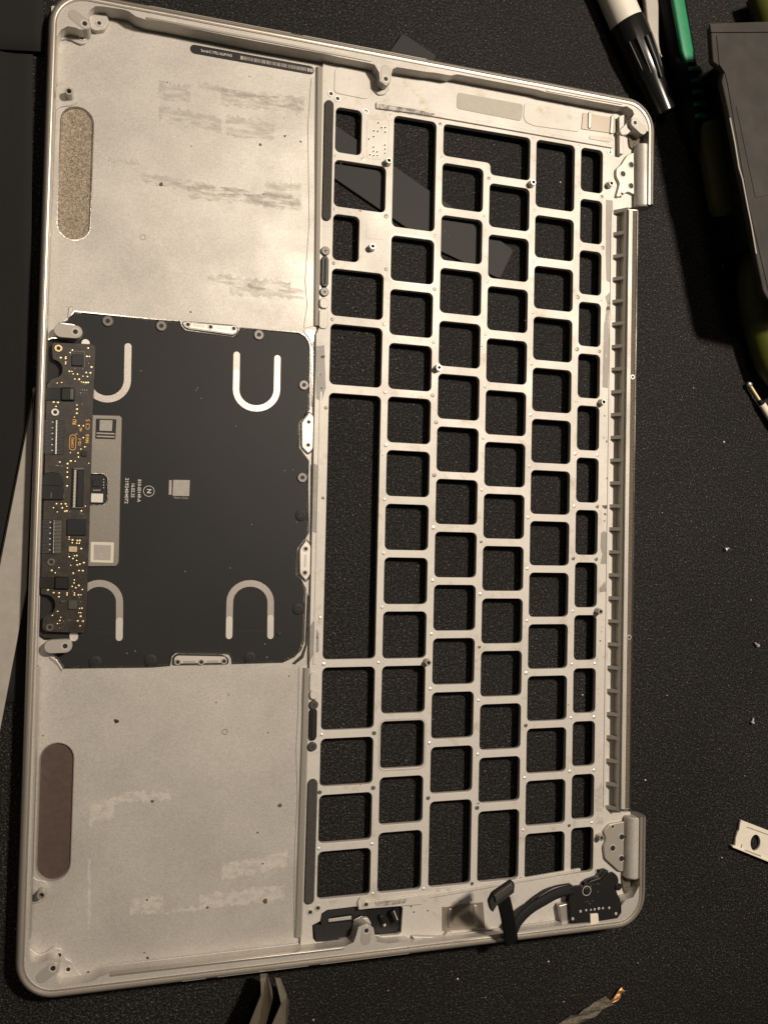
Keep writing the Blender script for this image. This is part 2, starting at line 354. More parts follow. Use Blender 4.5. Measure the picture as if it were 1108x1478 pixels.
# polished chamfer round the openings
def offset_loop(P, d):
    out = []; L = len(P); A = sum(P[i][0]*P[(i+1) % L][1]-P[(i+1) % L][0]*P[i][1] for i in range(L)); sg = 1 if A > 0 else -1
    for i in range(L):
        a, p, c = Vector(P[i-1]), Vector(P[i]), Vector(P[(i+1) % L])
        u = (p-a).normalized(); v_ = (c-p).normalized(); n1 = Vector((-u.y, u.x))*sg; n2 = Vector((-v_.y, v_.x))*sg; n_ = (n1+n2)
        n_ = n_.normalized() if n_.length > 1e-4 else n1
        out.append(tuple(p+n_*d/max(.5, n_.dot(n1))))
    return out
def chamfer(name, P, d, z0, z1, mat, parent):
    Q = offset_loop(P, d); O = offset_loop(P, -.25); L = len(P)
    V = [(x, y, z1+.02) for x, y in O]+[(x, y, z1+.02) for x, y in P]+[(x, y, z0) for x, y in Q]; F = []
    for i in range(L):
        j = (i+1) % L; F.append((i, j, L+j, L+i)); F.append((L+i, L+j, 2*L+j, 2*L+i))
    return pydata(name, V, F, mat, parent, smooth=30)
chamfer('opening_chamfer', track, .55, .35, ZP, 'chrome', palm)
for sp, mt in ((sp1, 'mesh1'), (sp2, 'mesh2')):
    chamfer('speaker_well_edge', sp, .35, .15, ZP, 'chrome' if mt == 'mesh1' else 'steel', palm)
    link('speaker_mesh', finish(plate_mesh(sp, [], .06, .3, .02), mt), palm)

# keyboard deck with one opening per key
ROWX = {'R1': (184.5, 193.6), 'R2': (166.25, 181.9), 'R3': (148.1, 163.8), 'R4': (130.05, 145.6), 'R5': (111.9, 127.5), 'R6': (91.2, 109.4)}
ROWY = {
'R1': [(-19.2,-35.5),(-38.4,-54.7),(-57.6,-73.9),(-76.8,-93.1),(-96.0,-112.3),(-115.2,-131.6),(-134.4,-150.8),(-153.6,-170.0),(-172.8,-189.2),(-192.0,-208.4),(-211.3,-227.6),(-230.5,-246.8),(-249.6,-265.8),(-268.7,-285.0)],
'R2': [(-19.1,-43.9),(-46.9,-62.4),(-65.5,-81.1),(-84.1,-99.8),(-102.7,-118.5),(-121.3,-137.1),(-139.8,-155.6),(-158.2,-174.1),(-176.7,-192.6),(-195.2,-211.2),(-213.7,-229.8),(-232.3,-248.3),(-250.8,-266.8),(-269.4,-285.3)],
'R3': [(-37.8,-53.5),(-56.3,-72.0),(-74.9,-90.6),(-93.6,-109.3),(-112.1,-127.9),(-130.6,-146.3),(-149.0,-164.8),(-167.5,-183.3),(-186.0,-201.9),(-204.5,-220.5),(-223.1,-239.1),(-241.7,-257.5),(-260.3,-284.8)],
'R4': [(-33.1,-48.9),(-51.7,-67.6),(-70.4,-86.2),(-89.1,-104.9),(-107.7,-123.4),(-126.2,-141.9),(-144.5,-160.2),(-162.9,-178.7),(-181.3,-197.2),(-199.8,-215.8),(-218.4,-234.4),(-237.1,-253.1),(-255.7,-284.9)],
'R5': [(-19.2,-58.1),(-61.2,-76.8),(-79.8,-95.6),(-98.5,-114.3),(-117.0,-132.7),(-135.4,-151.1),(-153.8,-169.5),(-172.1,-188.0),(-190.5,-206.5),(-209.0,-225.1),(-227.6,-243.6),(-246.4,-262.4),(-264.9,-285.1)],
'R6': [(-19.7,-35.2),(-37.8,-53.8),(-56.4,-72.1),(-75.0,-91.0),(-93.8,-114.3),(-117.2,-206.4),(-209.0,-229.8),(-232.5,-248.3),(-251.0,-266.9),(-269.5,-285.2)]}
holes = []
for k in ROWY:
    for i, (ya, yb) in enumerate(ROWY[k]):
        x0, x1 = ROWX[k]
        if k == 'R6' and i in (0, 2): x1 = 100.4
        holes.append(rrect(x0, x1, yb, ya, 1.75))
holes.append(rpoly([(130.2, -19.2), (163.8, -19.1), (163.8, -34.8), (148.3, -34.8), (148.3, -30.6), (130.2, -30.6)], 1.75))
mod_px = [(450.5, 1336), (462, 1330), (464, 1319), (472, 1314), (513, 1309), (577, 1307), (581, 1311), (579, 1346), (574, 1350), (541, 1353), (538, 1340), (529, 1333), (517, 1338), (513, 1352), (507, 1358), (456, 1361), (451.5, 1356)]
holes.append(ats(mod_px, ZD))
io = {'t': [(543, 149), (548, 94), (640, 98), (880, 150), (893, 158), (886, 207), (878, 209)], 'b': [(556, 1302), (640, 1292), (838, 1258), (856, 1256), (868, 1330), (640, 1362), (588, 1362), (582, 1306)]}
# the deck stops at the palm recess on one side and at the vents on the other
ax = [at(466, 90, ZD), at(462.5, 400, ZD), at(461, 472, ZD), at(456, 482, ZD), at(446.5, 940, ZD), at(446.5, 962, ZD), at(433.5, 1358, ZD)]
deck_outer = [(ax[0][0], -2.3), (LW-RC, -2.3), (LW-6.3, -6), (LW-3.5, -12), (LW-3.5, -39), (206, -39), (198.42, -41), (198.42, -262.5), (206, -264.5), (LW-3.5, -264.5), (LW-3.5, -LH+12), (LW-6.3, -LH+6), (LW-RC, -LH+2.3), (ax[6][0], -LH+2.3)]+ax[::-1]
deck = plate('keyboard_deck', deck_outer, .15, ZD, 'deck', case, holes=holes, bev=.10)
# side ledges of the palm recess (top and bottom edge strips)
# stepped ledge along the palm recess
ledge = [(441, 170), (451, 150), (455, 152), (455, 470), (437, 470), (441, 440), (437, 330), (441, 300)]
for L_ in ([(449, 112), (453, 110), (455, 470), (438, 474), (443, 440), (440, 405), (446, 320), (444, 180)], [(431, 962), (437, 962), (435, 1010), (433, 1330), (427, 1350), (424, 1340), (425, 1230), (429, 1150), (427, 1080), (430, 1030)]):
    plate('recess_ledge', rpoly(ats(L_, 1.2), .5), .5, 1.22, 'alu', palm, bev=.1)

def recess_wall(A, B, C_, D_):
    xa, ya = at(*A, ZP); xb, yb = at(*B, ZP); xc, yc = at(*C_, ZD); xd, yd = at(*D_, ZD); V = []
    for x0, x1, y in ((xa, xc, ya), (xb, xd, yb)):
        V += [(x0, y, .8), (x0, y, 1.15), (x0+(x1-x0)*.3, y, 1.9), (x0+(x1-x0)*.94, y, 2.26), (x1+.3, y, 2.27), (x1+.3, y, .8)]
    pydata('recess_wall', V, [tuple(range(6)), tuple(range(11, 5, -1))]+[(k, (k+1) % 6, 6+(k+1) % 6, 6+k) for k in range(6)], 'wall', palm)  # darker wall metal puts part of the slope's shade into its colour
recess_wall((455, 97), (451.5, 470), (466, 97), (461, 470)); recess_wall((436.5, 964), (424, 1352), (446.5, 964), (434, 1352))
# worn bevels round two key openings
for pts in ([rrect(111.9, 127.5, -76.8, -61.2, 1.75)], [rrect(111.9, 127.5, -243.6, -227.6, 1.75)]):
    P = pts[0]; plate('worn_bevel', offset_loop(P, -.8), ZD-.3, ZD+.05, 'alu', deck, holes=[offset_loop(P, -.2)], bev=.04)

# rivet pins, copies of one mesh
s_ = 1108/260.0
TL = {1: (440, 140, s_), 2: (680, 160, s_), 3: (440, 380, s_), 4: (680, 400, s_), 5: (440, 620, s_), 6: (680, 640, s_), 7: (440, 860, s_), 8: (680, 880, s_), 9: (430, 1080, s_), 10: (660, 1080, 1108/280.0)}
PINS = {1: [(530,110),(832,163),(372,87),(845,373),(835,697),(190,360),(357,380),(185,688),(500,732),(803,852),(177,1022),(498,1058)],
2: [(383,165),(660,215),(848,248),(108,413),(80,645),(668,510),(803,525),(388,610),(665,823),(808,840),(383,922),(97,1047)],
3: [(797,158),(168,343),(487,373),(792,485),(492,792),(785,812),(130,888),(807,978)],
4: [(378,215),(655,122),(795,135),(88,348),(650,442),(788,455),(370,532),(83,670),(645,762),(365,847),(73,990),(640,1087),(775,1095)],
5: [(497,97),(795,280),(488,430),(790,605),(112,420),(484,762),(785,930)],
6: [(357,140),(65,287),(633,387),(775,388),(350,457),(60,605),(627,708),(768,712),(345,772),(55,928),(625,1033),(343,1092)],
7: [(473,72),(93,137),(778,237),(115,422),(452,413),(770,575),(103,857),(425,845),(765,908)],
8: [(620,337),(760,333),(50,230),(338,392),(43,560),(613,667),(755,663),(335,713),(40,892),(605,997),(755,990),(328,1037)],
9: [(462,245),(133,272),(800,308),(455,592),(127,620),(460,897),(773,868),(1070,835)],
10: [(112,342),(638,443),(768,428),(375,470),(362,750),(622,715),(800,700)]}
pin_me = finish(lathe_mesh([(.62, -.05), (.60, .06), (.36, .12), (.30, .16), (.16, .20)], 12), 'bright', 30)
pin_dk = finish(lathe_mesh([(.66, -.05), (.66, .05), (.60, .08), (.34, .09), (.33, .02)], 12), 'washer', 30)
for t, L_ in PINS.items():
    ox, oy, sc = TL[t]
    for a, b_ in L_:
        x, y = at(ox+a/sc, oy+b_/sc, ZD+.1); q = random.random()
        o = link('rivet_pin', pin_me if q < .62 else pin_dk, deck, (x, y, ZD)); k = .8+.4*random.random(); o.scale = (k, k, 1); o.rotation_euler.z = q*6
# standoffs
st_me = finish(lathe_mesh([(1.55, -.1), (1.5, .1), (1.22, .3), (1.2, 2.3), (1.08, 2.45), (.72, 2.45), (.68, 2.3), (.66, 1.4)], 20), 'steel', 35)
bo_me = finish(lathe_mesh([(.66, 0), (.66, .05)], 16), 'hole')
for px, py, zz, par in ((561.3, 231, ZD, deck), (538, 355, ZD, deck), (769.6, 262.5, ZD, deck), (882.3, 264, ZD, deck), (633.6, 530.2, ZD, deck), (871.2, 580, ZD, deck), (866.6, 882.9, ZD, deck), (618.3, 956.9, ZD, deck), (868, 1210.2, ZD, deck), (99.5, 131, ZP, palm), (59.5, 1293, ZP, palm)):
    k = 1.5 if par is palm else 1.0
    x, y = at(px, py, zz+2.4*k); o = link('standoff', st_me, par, (x, y, zz)); o.scale = (1.05 if k > 1 else .9, 1.05 if k > 1 else .9, k)
    o = link('standoff_bore', bo_me, par, (x, y, zz+1.5*k))

# screw bosses standing at shelf height
for A, B, H_ in (((106.7, 21.7), (122.3, 33.7), ZS), ((60.6, 1411), (76.5, 1398), ZS), ((556.5, 101), (556.5, 113.5), ZS), ((527.5, 1357), (528.6, 1343.5), ZS), ((927, 187), (916, 176.8), ZS), ((88, 477), (108.8, 478.7), 4.2), ((74, 933.6), (94, 932.7), 4.2)):
    a, b_ = at(*A, H_), at(*B, H_); r = 1.75 if H_ > 5 else 2.05
    o = plate('screw_boss', capsule(a, b_, r), 1.2, H_+.09, 'boss', case, bev=.15)  # darker matte grey, with the shading of the recess put into the colour
    plate('boss_ring', circ(*b_, 1.35), H_, H_+.14, 'alu', o, holes=[circ(*b_, .75)], bev=.03); plate('boss_bore', circ(*b_, .72), H_, H_+.11, 'hole', o, bev=.01)
for px, py, zz, par in ((143, 33, 3.0, palm), (118, 54, 1.9, palm), (98.5, 1399.5, 1.8, palm), (85.5, 1379, 1.8, palm), (548.5, 127.5, 2.8, deck), (477.5, 135, ZD, deck), (487, 142, ZD, deck), (447.5, 1317, ZD, deck), (458.5, 1311, ZD, deck), (879.5, 219, ZD, deck), (862, 1257, ZD, deck), (528, 1306, 2.9, deck), (527.6, 160.4, ZD, deck)):
    x, y = at(px, py, zz); bore('threaded_hole', x, y, zz+.06, .62, par, 1.05)
# low webs that tie the corner bosses to the floor
for L_, z1, nm in (([(84, 46), (100, 40), (118, 40), (126, 48), (126, 60), (118, 64), (108, 60), (98, 54), (86, 58)], 1.9, 'corner_web'), ([(127, 20), (136, 14), (152, 17), (158, 30), (151, 42), (138, 44), (130, 40)], 3.0, 'corner_web'),
                ([(42, 1368), (54, 1378), (66, 1376), (76, 1367), (90, 1370), (94, 1384), (104, 1388), (108, 1398), (118, 1409), (140, 1411), (146, 1400), (160, 1404), (134, 1422), (80, 1424), (46, 1396)], 1.8, 'corner_web')):
    plate(nm, rpoly(ats(L_, z1), 1.0), .6, z1, 'alu', palm, bev=.22)
for L_ in ([(80, 128), (84, 118), (99, 123), (112, 132), (113, 146), (104, 152), (86, 154), (80, 160)], [(44, 1262), (52, 1270), (66, 1272), (73, 1284), (70, 1296), (60, 1303), (44, 1306)]):
    plate('standoff_pad', rpoly(ats(L_, 1.35), 1.0), .6, 1.35, 'alu', palm, bev=.2)

# hinge barrels, plates and sooty pockets
for A, B in (((930, 208), (930.5, 299)), ((917, 1179), (915, 1268))):
    zc = 3.6; a = at(*A, zc+1.5); b_ = at(*B, zc+1.5); r = 3.15
    o = rod('hinge_barrel', (a[0]-.3, a[1], zc), (b_[0]-.3, b_[1], zc), [(.3, 0), (r-.5, .05), (r, .5), (r, abs(b_[1]-a[1])-.5), (r-.4, abs(b_[1]-a[1])), (.3, abs(b_[1]-a[1])+.02)], 'alu', case, 28)
    y0, y1 = sorted((a[1], b_[1]))
for L_, H3 in (([(901, 229), (906, 222), (917, 219), (918, 282), (906, 276), (893, 284), (889, 283), (894, 264), (889, 254), (889, 243), (897, 236)], [(910.7, 237.5), (898.6, 250.6), (910.3, 267.9), (897.5, 279.5)]),
               ([(871, 1200), (880, 1190), (903, 1186), (903, 1259), (893, 1258), (873, 1240), (871, 1222), (875, 1212)], [(896.8, 1208.4), (883.9, 1224.6), (896.3, 1239.7), (884, 1193.5)])):
    o = plate('hinge_plate', rpoly(ats(L_, 3.4), .8), 1.0, 3.4, 'wall', case, bev=.2)
    for i, (a, b_) in enumerate(H3): x, y = at(a, b_, 3.4); bore('threaded_hole', x, y, 3.4, 1.02 if i < 3 else .55, o, 1.35 if i < 3 else .85, 'alu')
for L_ in ([(907, 200), (910, 190), (920, 185), (933, 187), (937, 197), (934, 208), (919, 208), (916, 216), (909, 212)], [(898, 1266), (904, 1263), (908, 1274), (918, 1275), (922, 1284), (918, 1294), (908, 1296), (902, 1290), (898, 1278)]):
    plate('sooty_pocket', rpoly(ats(L_, 3.0), .8), 1.2, 3.0, 'gunk', case, bev=.1)
for (x0, x1, y0, y1) in ((903.5, 906.5, 160, 222),):
    a, b_ = at(897, 187, 4.5), at(900, 222, 4.5); plate('hinge_wall', [(a[0]-1.1, a[1]+5), (a[0]+1.0, a[1]+6), (a[0]+.8, b_[1]), (a[0]-.8, b_[1])], 1.5, 4.5, 'alu', case)
a, b_ = at(926.5, 187, 6), at(912, 181, 4); 
plate('boss_strut', rpoly(ats([(918, 182), (926, 176), (912, 170), (893, 187), (897, 195), (905, 194)], 5.2), .6), 2.0, 5.2, 'alu', case, bev=.3)

# vents: back wall, sloped fins, flange, gasket
vy0, vy1 = -41.5, -262.0
vent = pydata('vent_wall', [(x, y, z) for y in (vy0, vy1) for x, z in ((198.4, .2), (205.9, .2), (205.9, 6.6), (202.0, 6.3), (201.1, 5.1), (201.6, 4.9), (201.6, 1.4))],
              [tuple(range(7)), tuple(range(13, 6, -1))]+[(i, (i+1) % 7, 7+(i+1) % 7, 7+i) for i in range(7)], 'wall', case)
box('vent_floor', 198.35, 201.7, vy1, vy0, .5, 1.6, 'deck', vent, .1, .02)
nf = 26; pitch = (vy0-vy1)/nf
for i in range(nf+1):
    y = vy0-i*pitch; hw = .62
    pydata('vent_fin', [(x, yy, z) for yy in (y-hw, y+hw) for x, z in ((198.45, 1.3), (198.55, 2.2), (201.05, 5.12), (201.95, 6.32), (202.3, 1.3))], [(0, 1, 2, 3, 4), (9, 8, 7, 6, 5)]+[(k, (k+1) % 5, 5+(k+1) % 5, 5+k) for k in range(5)], 'wall', vent)
box('vent_flange', 201.95, 203.6, vy1+.3, vy0-.3, 6.0, 6.95, 'alu', vent, .2)
box('vent_gasket', 203.65, 205.3, vy1+.5, vy0-.5, 6.1, 6.85, 'brown', vent, .2, .15)
box('vent_edge', 205.35, 205.95, vy1+.2, vy0-.2, 5.6, 6.98, 'chrome', vent, .1)
for px, py in ((912.5, 544), (907.5, 920)):
    x, y = at(px, py, 6.9); plate('vent_rivet', circ(x, y, 1.0), 6.6, 7.1, 'steel', vent, bev=.1); plate('vent_rivet_bore', circ(x, y, .5), 7.05, 7.12, 'hole', vent, bev=.01)
# deck ridge beside the vents, with torn tape
box('deck_ridge', 197.3, 198.3, -262, -42, 2.0, 2.45, 'deck', deck, .3, .15)
def strip(name, L_, z, mat, parent, h=.07): return plate(name, ats(L_, z), z-.02, z+h, mat, parent, bev=.01)
strip('torn_tape', [(874, 288), (884, 289), (883, 400), (881, 408), (875, 405), (874, 380)], ZD, 'soot', deck)
strip('torn_tape', [(873, 428), (881, 420), (880, 440), (878, 455), (879, 505), (877, 560), (869, 559), (871, 470), (876, 440)], ZD, 'soot', deck)
strip('torn_tape', [(867, 770), (871, 766), (875, 769), (875, 814), (866, 814), (869, 800), (866, 790)], ZD, 'soot', deck)
strip('torn_tape', [(864.5, 850), (873, 839), (874, 854), (865, 855)], ZD, 'soot', deck)
strip('rust_stain', [(858, 1140), (868, 1130), (870, 1190), (860, 1190)], ZD, 'glue_d', deck)

# foam strips and cable clamps beside the palm recess
for A, B, wd in (((475.3, 150), (471.5, 311), 1.55), ((451.6, 1132), (446.6, 1299), 1.6)):
    plate('foam_strip', capsule(at(*A, 2.9), at(*B, 2.9), wd), 1.6, 2.9, 'foam', case, bev=.2)
for A, B, C_, D_ in (((469.7, 361.6), (468.3, 420.8), (469.2, 374), (468.6, 409)), ((453, 1017.7), (451, 1078), (452.4, 1027), (451.5, 1064))):
    a, b_, c_, d_ = at(*A, 3), at(*B, 3), at(*C_, 3), at(*D_, 3)
    cl = plate('cable_clamp', capsule(c_, d_, 1.25, 3), 1.8, 3.2, 'black', case, bev=.25)
    plate('clamp_ridge', capsule(c_, d_, .35, 3), 3.1, 3.45, 'blackm', cl, bev=.1)
    for q in (a, b_):
        plate('screw_head', circ(*q, 1.5, 20), 2.0, 3.1, 'screw', cl, bev=.2)
        for rr in (0, 90): plate('screw_cross', [(q[0]+dx*math.cos(math.radians(rr+20))-dy*math.sin(math.radians(rr+20)), q[1]+dx*math.sin(math.radians(rr+20))+dy*math.cos(math.radians(rr+20))) for dx, dy in ((-.7, -.12), (.7, -.12), (.7, .12), (-.7, .12))], 3.08, 3.12, 'hole', cl, bev=.005)
for px, py, z1, ln in ((468, 437, 3.2, 16), (467, 460, 2.75, 30), (453.5, 985, 2.75, 30), (454, 1003, 3.2, 14)):
    x, y = at(px, py, z1); plate('raised_tab', rrect(x-1.55, x+1.55, y-ln*.11, y+ln*.11, 1.2), 1.6, z1, 'deck', deck, bev=.2)
# tape remnants beside the trackpad
for L_ in ([(455, 500), (468, 498), (470, 560), (464, 580), (456, 575)], [(451, 668), (460, 672), (459, 770), (451, 768)], [(447, 905), (452, 896), (460, 915), (460, 940), (452, 945), (446, 958)]):
    strip('tape_remnant', L_, ZD, 'soot', deck)
box('deck_step', at(455.5, 800, ZD)[0], at(469, 600, ZD)[0]-1.2, -208, -117, 2.0, 2.38, 'deck', deck, .3, .1)
# engraved recesses on the deck
for L_ in ([(532, 170.5), (562, 172.5), (560, 222), (551, 230), (531, 229), (528.5, 224), (529, 174)], [(529, 316), (557, 316), (558, 346), (528, 344)]):
    P = rpoly(ats(L_, ZD), .8); plate('engraved_panel', P, ZD-.1, ZD+.03, 'deck', deck, bev=.01)
    plate('panel_groove', P, ZD-.1, ZD+.05, 'boss', deck, holes=[offset_loop(P, .28)], bev=.01)
for a, b_ in ((450,158),(470,187),(493,187),(423,207),(447,210),(493,215),(422,243),(393,257),(421,307),(492,295),(421,333),(443,337),(492,320),(492,345),(398,355),(421,360),(445,360)):
    x, y = at(440+a/s_, 140+b_/s_, ZD); bore('pin_hole', x, y, ZD+.035, .34, deck, .5)

# port bays at both ends of the keyboard: bars, pads, plates with ribs
plate('bay_bar', rpoly(ats([(543, 146.5), (548, 145.5), (628, 160), (640, 164), (886, 209), (884, 213), (640, 170), (600, 163), (543, 155.5)], 2.9), .4), 1.8, 2.9, 'deck', deck, bev=.15)
strip('grime_patch', [(545, 149), (600, 157), (628, 164), (622, 168), (545, 156)], 2.92, 'grime', deck)
plate('bay_bar', rpoly(ats([(531, 1302), (640, 1287.5), (838, 1254), (838, 1259), (620, 1297), (610, 1306), (533, 1312), (517.5, 1314), (516, 1302), (520, 1295)], 2.9), .5), 1.8, 2.9, 'deck', deck, bev=.15)
strip('rust_patch', [(540, 1303), (588, 1297), (584, 1304), (565, 1307), (542, 1309)], 2.92, 'grime', deck)
quad('adhesive_pad', ats([(660, 132.5), (755, 150), (752, 174.5), (659, 156)], 2.35), 2.0, 2.35, 'pad', deck, 1.2)
plate('bay_step', rpoly(ats([(757, 148), (838, 163), (836, 190), (770, 181), (759, 176), (755, 168)], 2.45), 1.2), 2.0, 2.45, 'deck', deck, bev=.12)
for L_, ribs in (([(841, 162), (893, 171), (891, 193), (839, 185.5)], [((851.5, 163.5), (851, 182)), ((884, 168.5), (882.5, 189.5))]), ([(638.5, 1309.5), (697, 1302), (700, 1340), (638.5, 1344.5)], [((650, 1315), (650, 1337)), ((686, 1310), (688, 1333))])):
    g_ = quad('grounding_plate', ats(L_, 2.5), 2.0, 2.5, 'plate', deck, .3)
    for A, B in ribs: plate('plate_rib', capsule(at(*A, 2.9), at(*B, 2.9), .75), 2.3, 2.95, 'steel', g_, bev=.28, seg=2)
quad('grey_tape', ats([(851, 195), (882, 199), (881, 205), (850, 200)], 2.4), 2.0, 2.42, 'boss', deck, .3)
plate('bay_tab', rpoly(ats([(483, 99), (492, 95), (530, 101), (538, 112), (537, 134), (530, 143), (505, 138), (482, 133)], 2.4), 1.2), 2.0, 2.42, 'deck', deck, bev=.12)
plate('boss_foot', rpoly(ats([(541, 112), (549, 118), (557, 122), (562, 126), (556, 136), (546, 137), (539, 130)], 2.8), .9), 1.8, 2.8, 'alu', deck, bev=.25)
plate('boss_foot', rpoly(ats([(517, 1336), (521, 1326), (531, 1325), (536, 1334), (534, 1340), (527, 1335)], 2.8), .7), 1.2, 2.8, 'alu', deck, bev=.25)
plate('bay_ridge', rpoly(ats([(594, 1352), (640, 1353), (646, 1345), (652, 1347), (656, 1355), (800, 1335), (800, 1331), (660, 1350), (600, 1361)], 3.6), .5), 1.8, 3.6, 'alu', deck, bev=.3)
for px, py in ((593, 1309), (597, 1317), (617, 1315), (664, 1301.5), (680, 1299), (663, 1186.5)): x, y = at(px, py, ZD); plate('speck_hole', circ(x, y, .28, 8), ZD-.02, ZD+.04, 'hole', deck, bev=.005)
# black module in the bottom opening
mod = plate('black_module', ats([(446, 1328), (470, 1310), (586, 1302), (584, 1356), (446, 1366)], .6), .2, .7, 'black', case)
quad('module_body', ats([(452, 1336), (507, 1331.5), (508, 1352), (502, 1358), (456, 1360)], 1.5), .4, 1.7, 'blackm', mod, .4)
plate('module_strap', rpoly(ats([(463, 1336), (464, 1321), (472, 1315.5), (512, 1310.5), (512, 1319), (476, 1324.5), (473, 1327), (473, 1335)], 2.0), .4), 1.3, 2.0, 'blackm', mod, bev=.1)
quad('module_slot', ats([(474, 1327), (507, 1322.5), (507, 1327.5), (474, 1331.5)], .9), .7, .9, 'alu', mod, .1)
quad('module_print', ats([(489, 1354), (502, 1352.5), (502, 1355), (489, 1356.5)], 1.72), 1.7, 1.73, 'washer', mod, .05, .005)
for L_, z1 in (([(563, 1318), (570, 1314.5), (577, 1329), (570, 1333)], 3.0), ([(548, 1323), (553, 1322), (557, 1333), (553, 1336)], 2.4)):
    quad('contact_clip', ats(L_, z1), .6, z1, 'black', mod, .2, .15)
x, y = at(555, 1336, 2.2); plate('contact_tip', circ(x, y, .5), 1, 2.3, 'bright', mod)
x, y = at(571, 1322, 3.1); quad('contact_leaf', ats([(567.5, 1315.5), (569, 1315), (574.5, 1328), (573, 1329)], 3.1), 2.9, 3.1, 'bright', mod, .05, .05)

GV, GF = [], []
def blot(px, py, r):
    x, y = at(px, py, ZD); o0 = len(GV); n = 9; sx_, sy_ = random.uniform(.5, 1.4), random.uniform(.5, 1.4)
    for k in range(n): t = 2*math.pi*k/n; q = r*random.uniform(.45, 1.15); GV.append((x+q*sx_*math.cos(t), y+q*sy_*math.sin(t), ZD+.055))
    GF.append(tuple(range(o0, o0+n)))
for px, py, r in ((875, 637, .5), (876, 690, .6), (873, 731, .9), (873, 742, .5), (872, 752, .4), (869, 905, .35), (868, 912, .3), (866, 925, .4), (872, 600, .35), (871, 632, .3), (877, 445, .9), (880, 437, .7), (492, 236, .35), (520, 304, .5), (642, 333, .4), (647, 340, .35), (600, 331, .4), (466, 515, .7), (462, 540, .6), (464, 560, .5), (455, 905, .9), (457, 920, .7), (455, 930, .5), (548, 652, .35), (552, 657, .3), (716, 1077, .3), (700, 1113, .35), (757, 1130, .3), (820, 1017, .3), (553, 1300, .5), (575, 1301, .6), (640, 1276, .3), (690, 1160, .35), (800, 1267, .35), (586, 1098, .3), (520, 1133, .25), (758, 462, .35), (632, 640, .3), (695, 500, .3), (770, 690, .3)): blot(px, py, r)
go = pydata('deck_grime', GV, GF, 'gunk', deck); go['kind'] = 'stuff'
# ------------------------------------------------------------------ serial label
a, b_ = at(281, 70.5, ZP+.1), at(447, 100.5, ZP+.1); yl = (a[1]+b_[1])/2
lab = plate('serial_label', capsule((a[0], yl), (b_[0], yl), 1.5), ZP-.02, ZP+.08, 'label', case, bev=.02)
text('label_text', 'Serial:C17RL16UFVH3', at(312.5, 77, ZP)[0], yl, ZP+.09, 1.3, 0, 'print', lab, sx=.84)
x0, x1 = at(347, 80, ZP)[0], at(450, 100, ZP)[0]; x = x0; first = True
while x < x1-.25:
    wd = random.choice((.14, .2, .3)); 
    if first or x > x1-2.0: wd = .9; first = False
    pydata('barcode_bar', [(x, yl-.6, ZP+.095), (x+wd, yl-.6, ZP+.095), (x+wd, yl+.6, ZP+.095), (x, yl+.6, ZP+.095)], [(0, 1, 2, 3)], 'code', lab)
    x += wd+random.choice((.16, .24, .36))

# ------------------------------------------------------------------ trackpad
pad = plate('trackpad', offset_loop(track, -.8), .12, .55, 'track', case, bev=.05)
ZT = .55
def ustrip(name, L_, wd, z0, z1, mat, parent):
    return plate(name, stroke(L_, wd), z0, z1, mat, parent, bev=.015)
def stroke(L_, w_):
    P = [Vector(q) for q in L_]; A, B = [], []; n = len(P)
    for i, p in enumerate(P):
        t = (P[min(i+1, n-1)]-P[max(i-1, 0)]).normalized(); m_ = Vector((-t.y, t.x))*w_; A.append(tuple(p+m_)); B.append(tuple(p-m_))
    def cap(p, t):
        a0 = math.atan2(t.y, t.x); return [(p.x+w_*math.cos(a0+math.pi/2-math.pi*k/8), p.y+w_*math.sin(a0+math.pi/2-math.pi*k/8)) for k in range(1, 8)]
    return A+cap(P[-1], P[-1]-P[-2])+B[::-1]+cap(P[0], P[0]-P[1])
def U(pl, pr, r_up, top):
    pass
def arc_px(cx, cy, rx, ry, a0, a1, n=14): return [(cx+rx*math.cos(math.radians(a0+(a1-a0)*k/n)), cy+ry*math.sin(math.radians(a0+(a1-a0)*k/n))) for k in range(n+1)]
US = [[(341.5, 512)]+[(341, 540)]+arc_px(370, 562, 29.5, 27.5, 180, 0)+[(399.8, 540), (400.3, 517)],
      [(184.8, 500), (184.2, 530)]+arc_px(155, 548, 29, 28, 0, 165),
      [(330.5, 917), (331, 890)]+arc_px(361, 869, 29.5, 27, 180, 360)+[(390.3, 895), (390.1, 917)],
      [(172, 920), (172.5, 895)]+arc_px(143.5, 869, 29, 27, 0, -165)]
for L_ in US:
    P = ats(L_, ZT)
    ustrip('spring_slot_edge', P, 1.22, ZT-.02, ZT+.05, 'hole', pad)
    ustrip('spring_slot', P, 1.07, ZT, ZT+.12, 'spring', pad)
# brighter lengths on the springs; the upper bend has the lamp's reflection painted in
for L_, mt in (([(341, 537), (341, 545)]+arc_px(370, 562, 29.5, 27.5, 180, 0)+[(399.8, 545)], 'bright'), ([(330.5, 918), (330.9, 894)], 'bright'), ([(390.3, 892), (390.1, 918)], 'bright'), ([(172, 920.5), (172.2, 896)], 'bright')):
    ustrip('spring_bright_length', ats(L_, ZT), 1.03, ZT+.08, ZT+.14, mt, pad)
for A, B in (((123.5, 495), (123.5, 500)), ((106.5, 916), (106.5, 920))):
    plate('spring_tip', capsule(at(*A, ZT), at(*B, ZT), 1.25), ZT, ZT+.15, 'bright', pad)
for A, B in (((348, 518), (393, 522)), ((140, 500), (178, 503)), ((338, 910), (384, 911)), ((130, 911), (166, 914))):
    plate('film_seam', capsule(at(*A, ZT), at(*B, ZT), .1, 2), ZT-.02, ZT+.03, 'hole', pad, bev=.005)
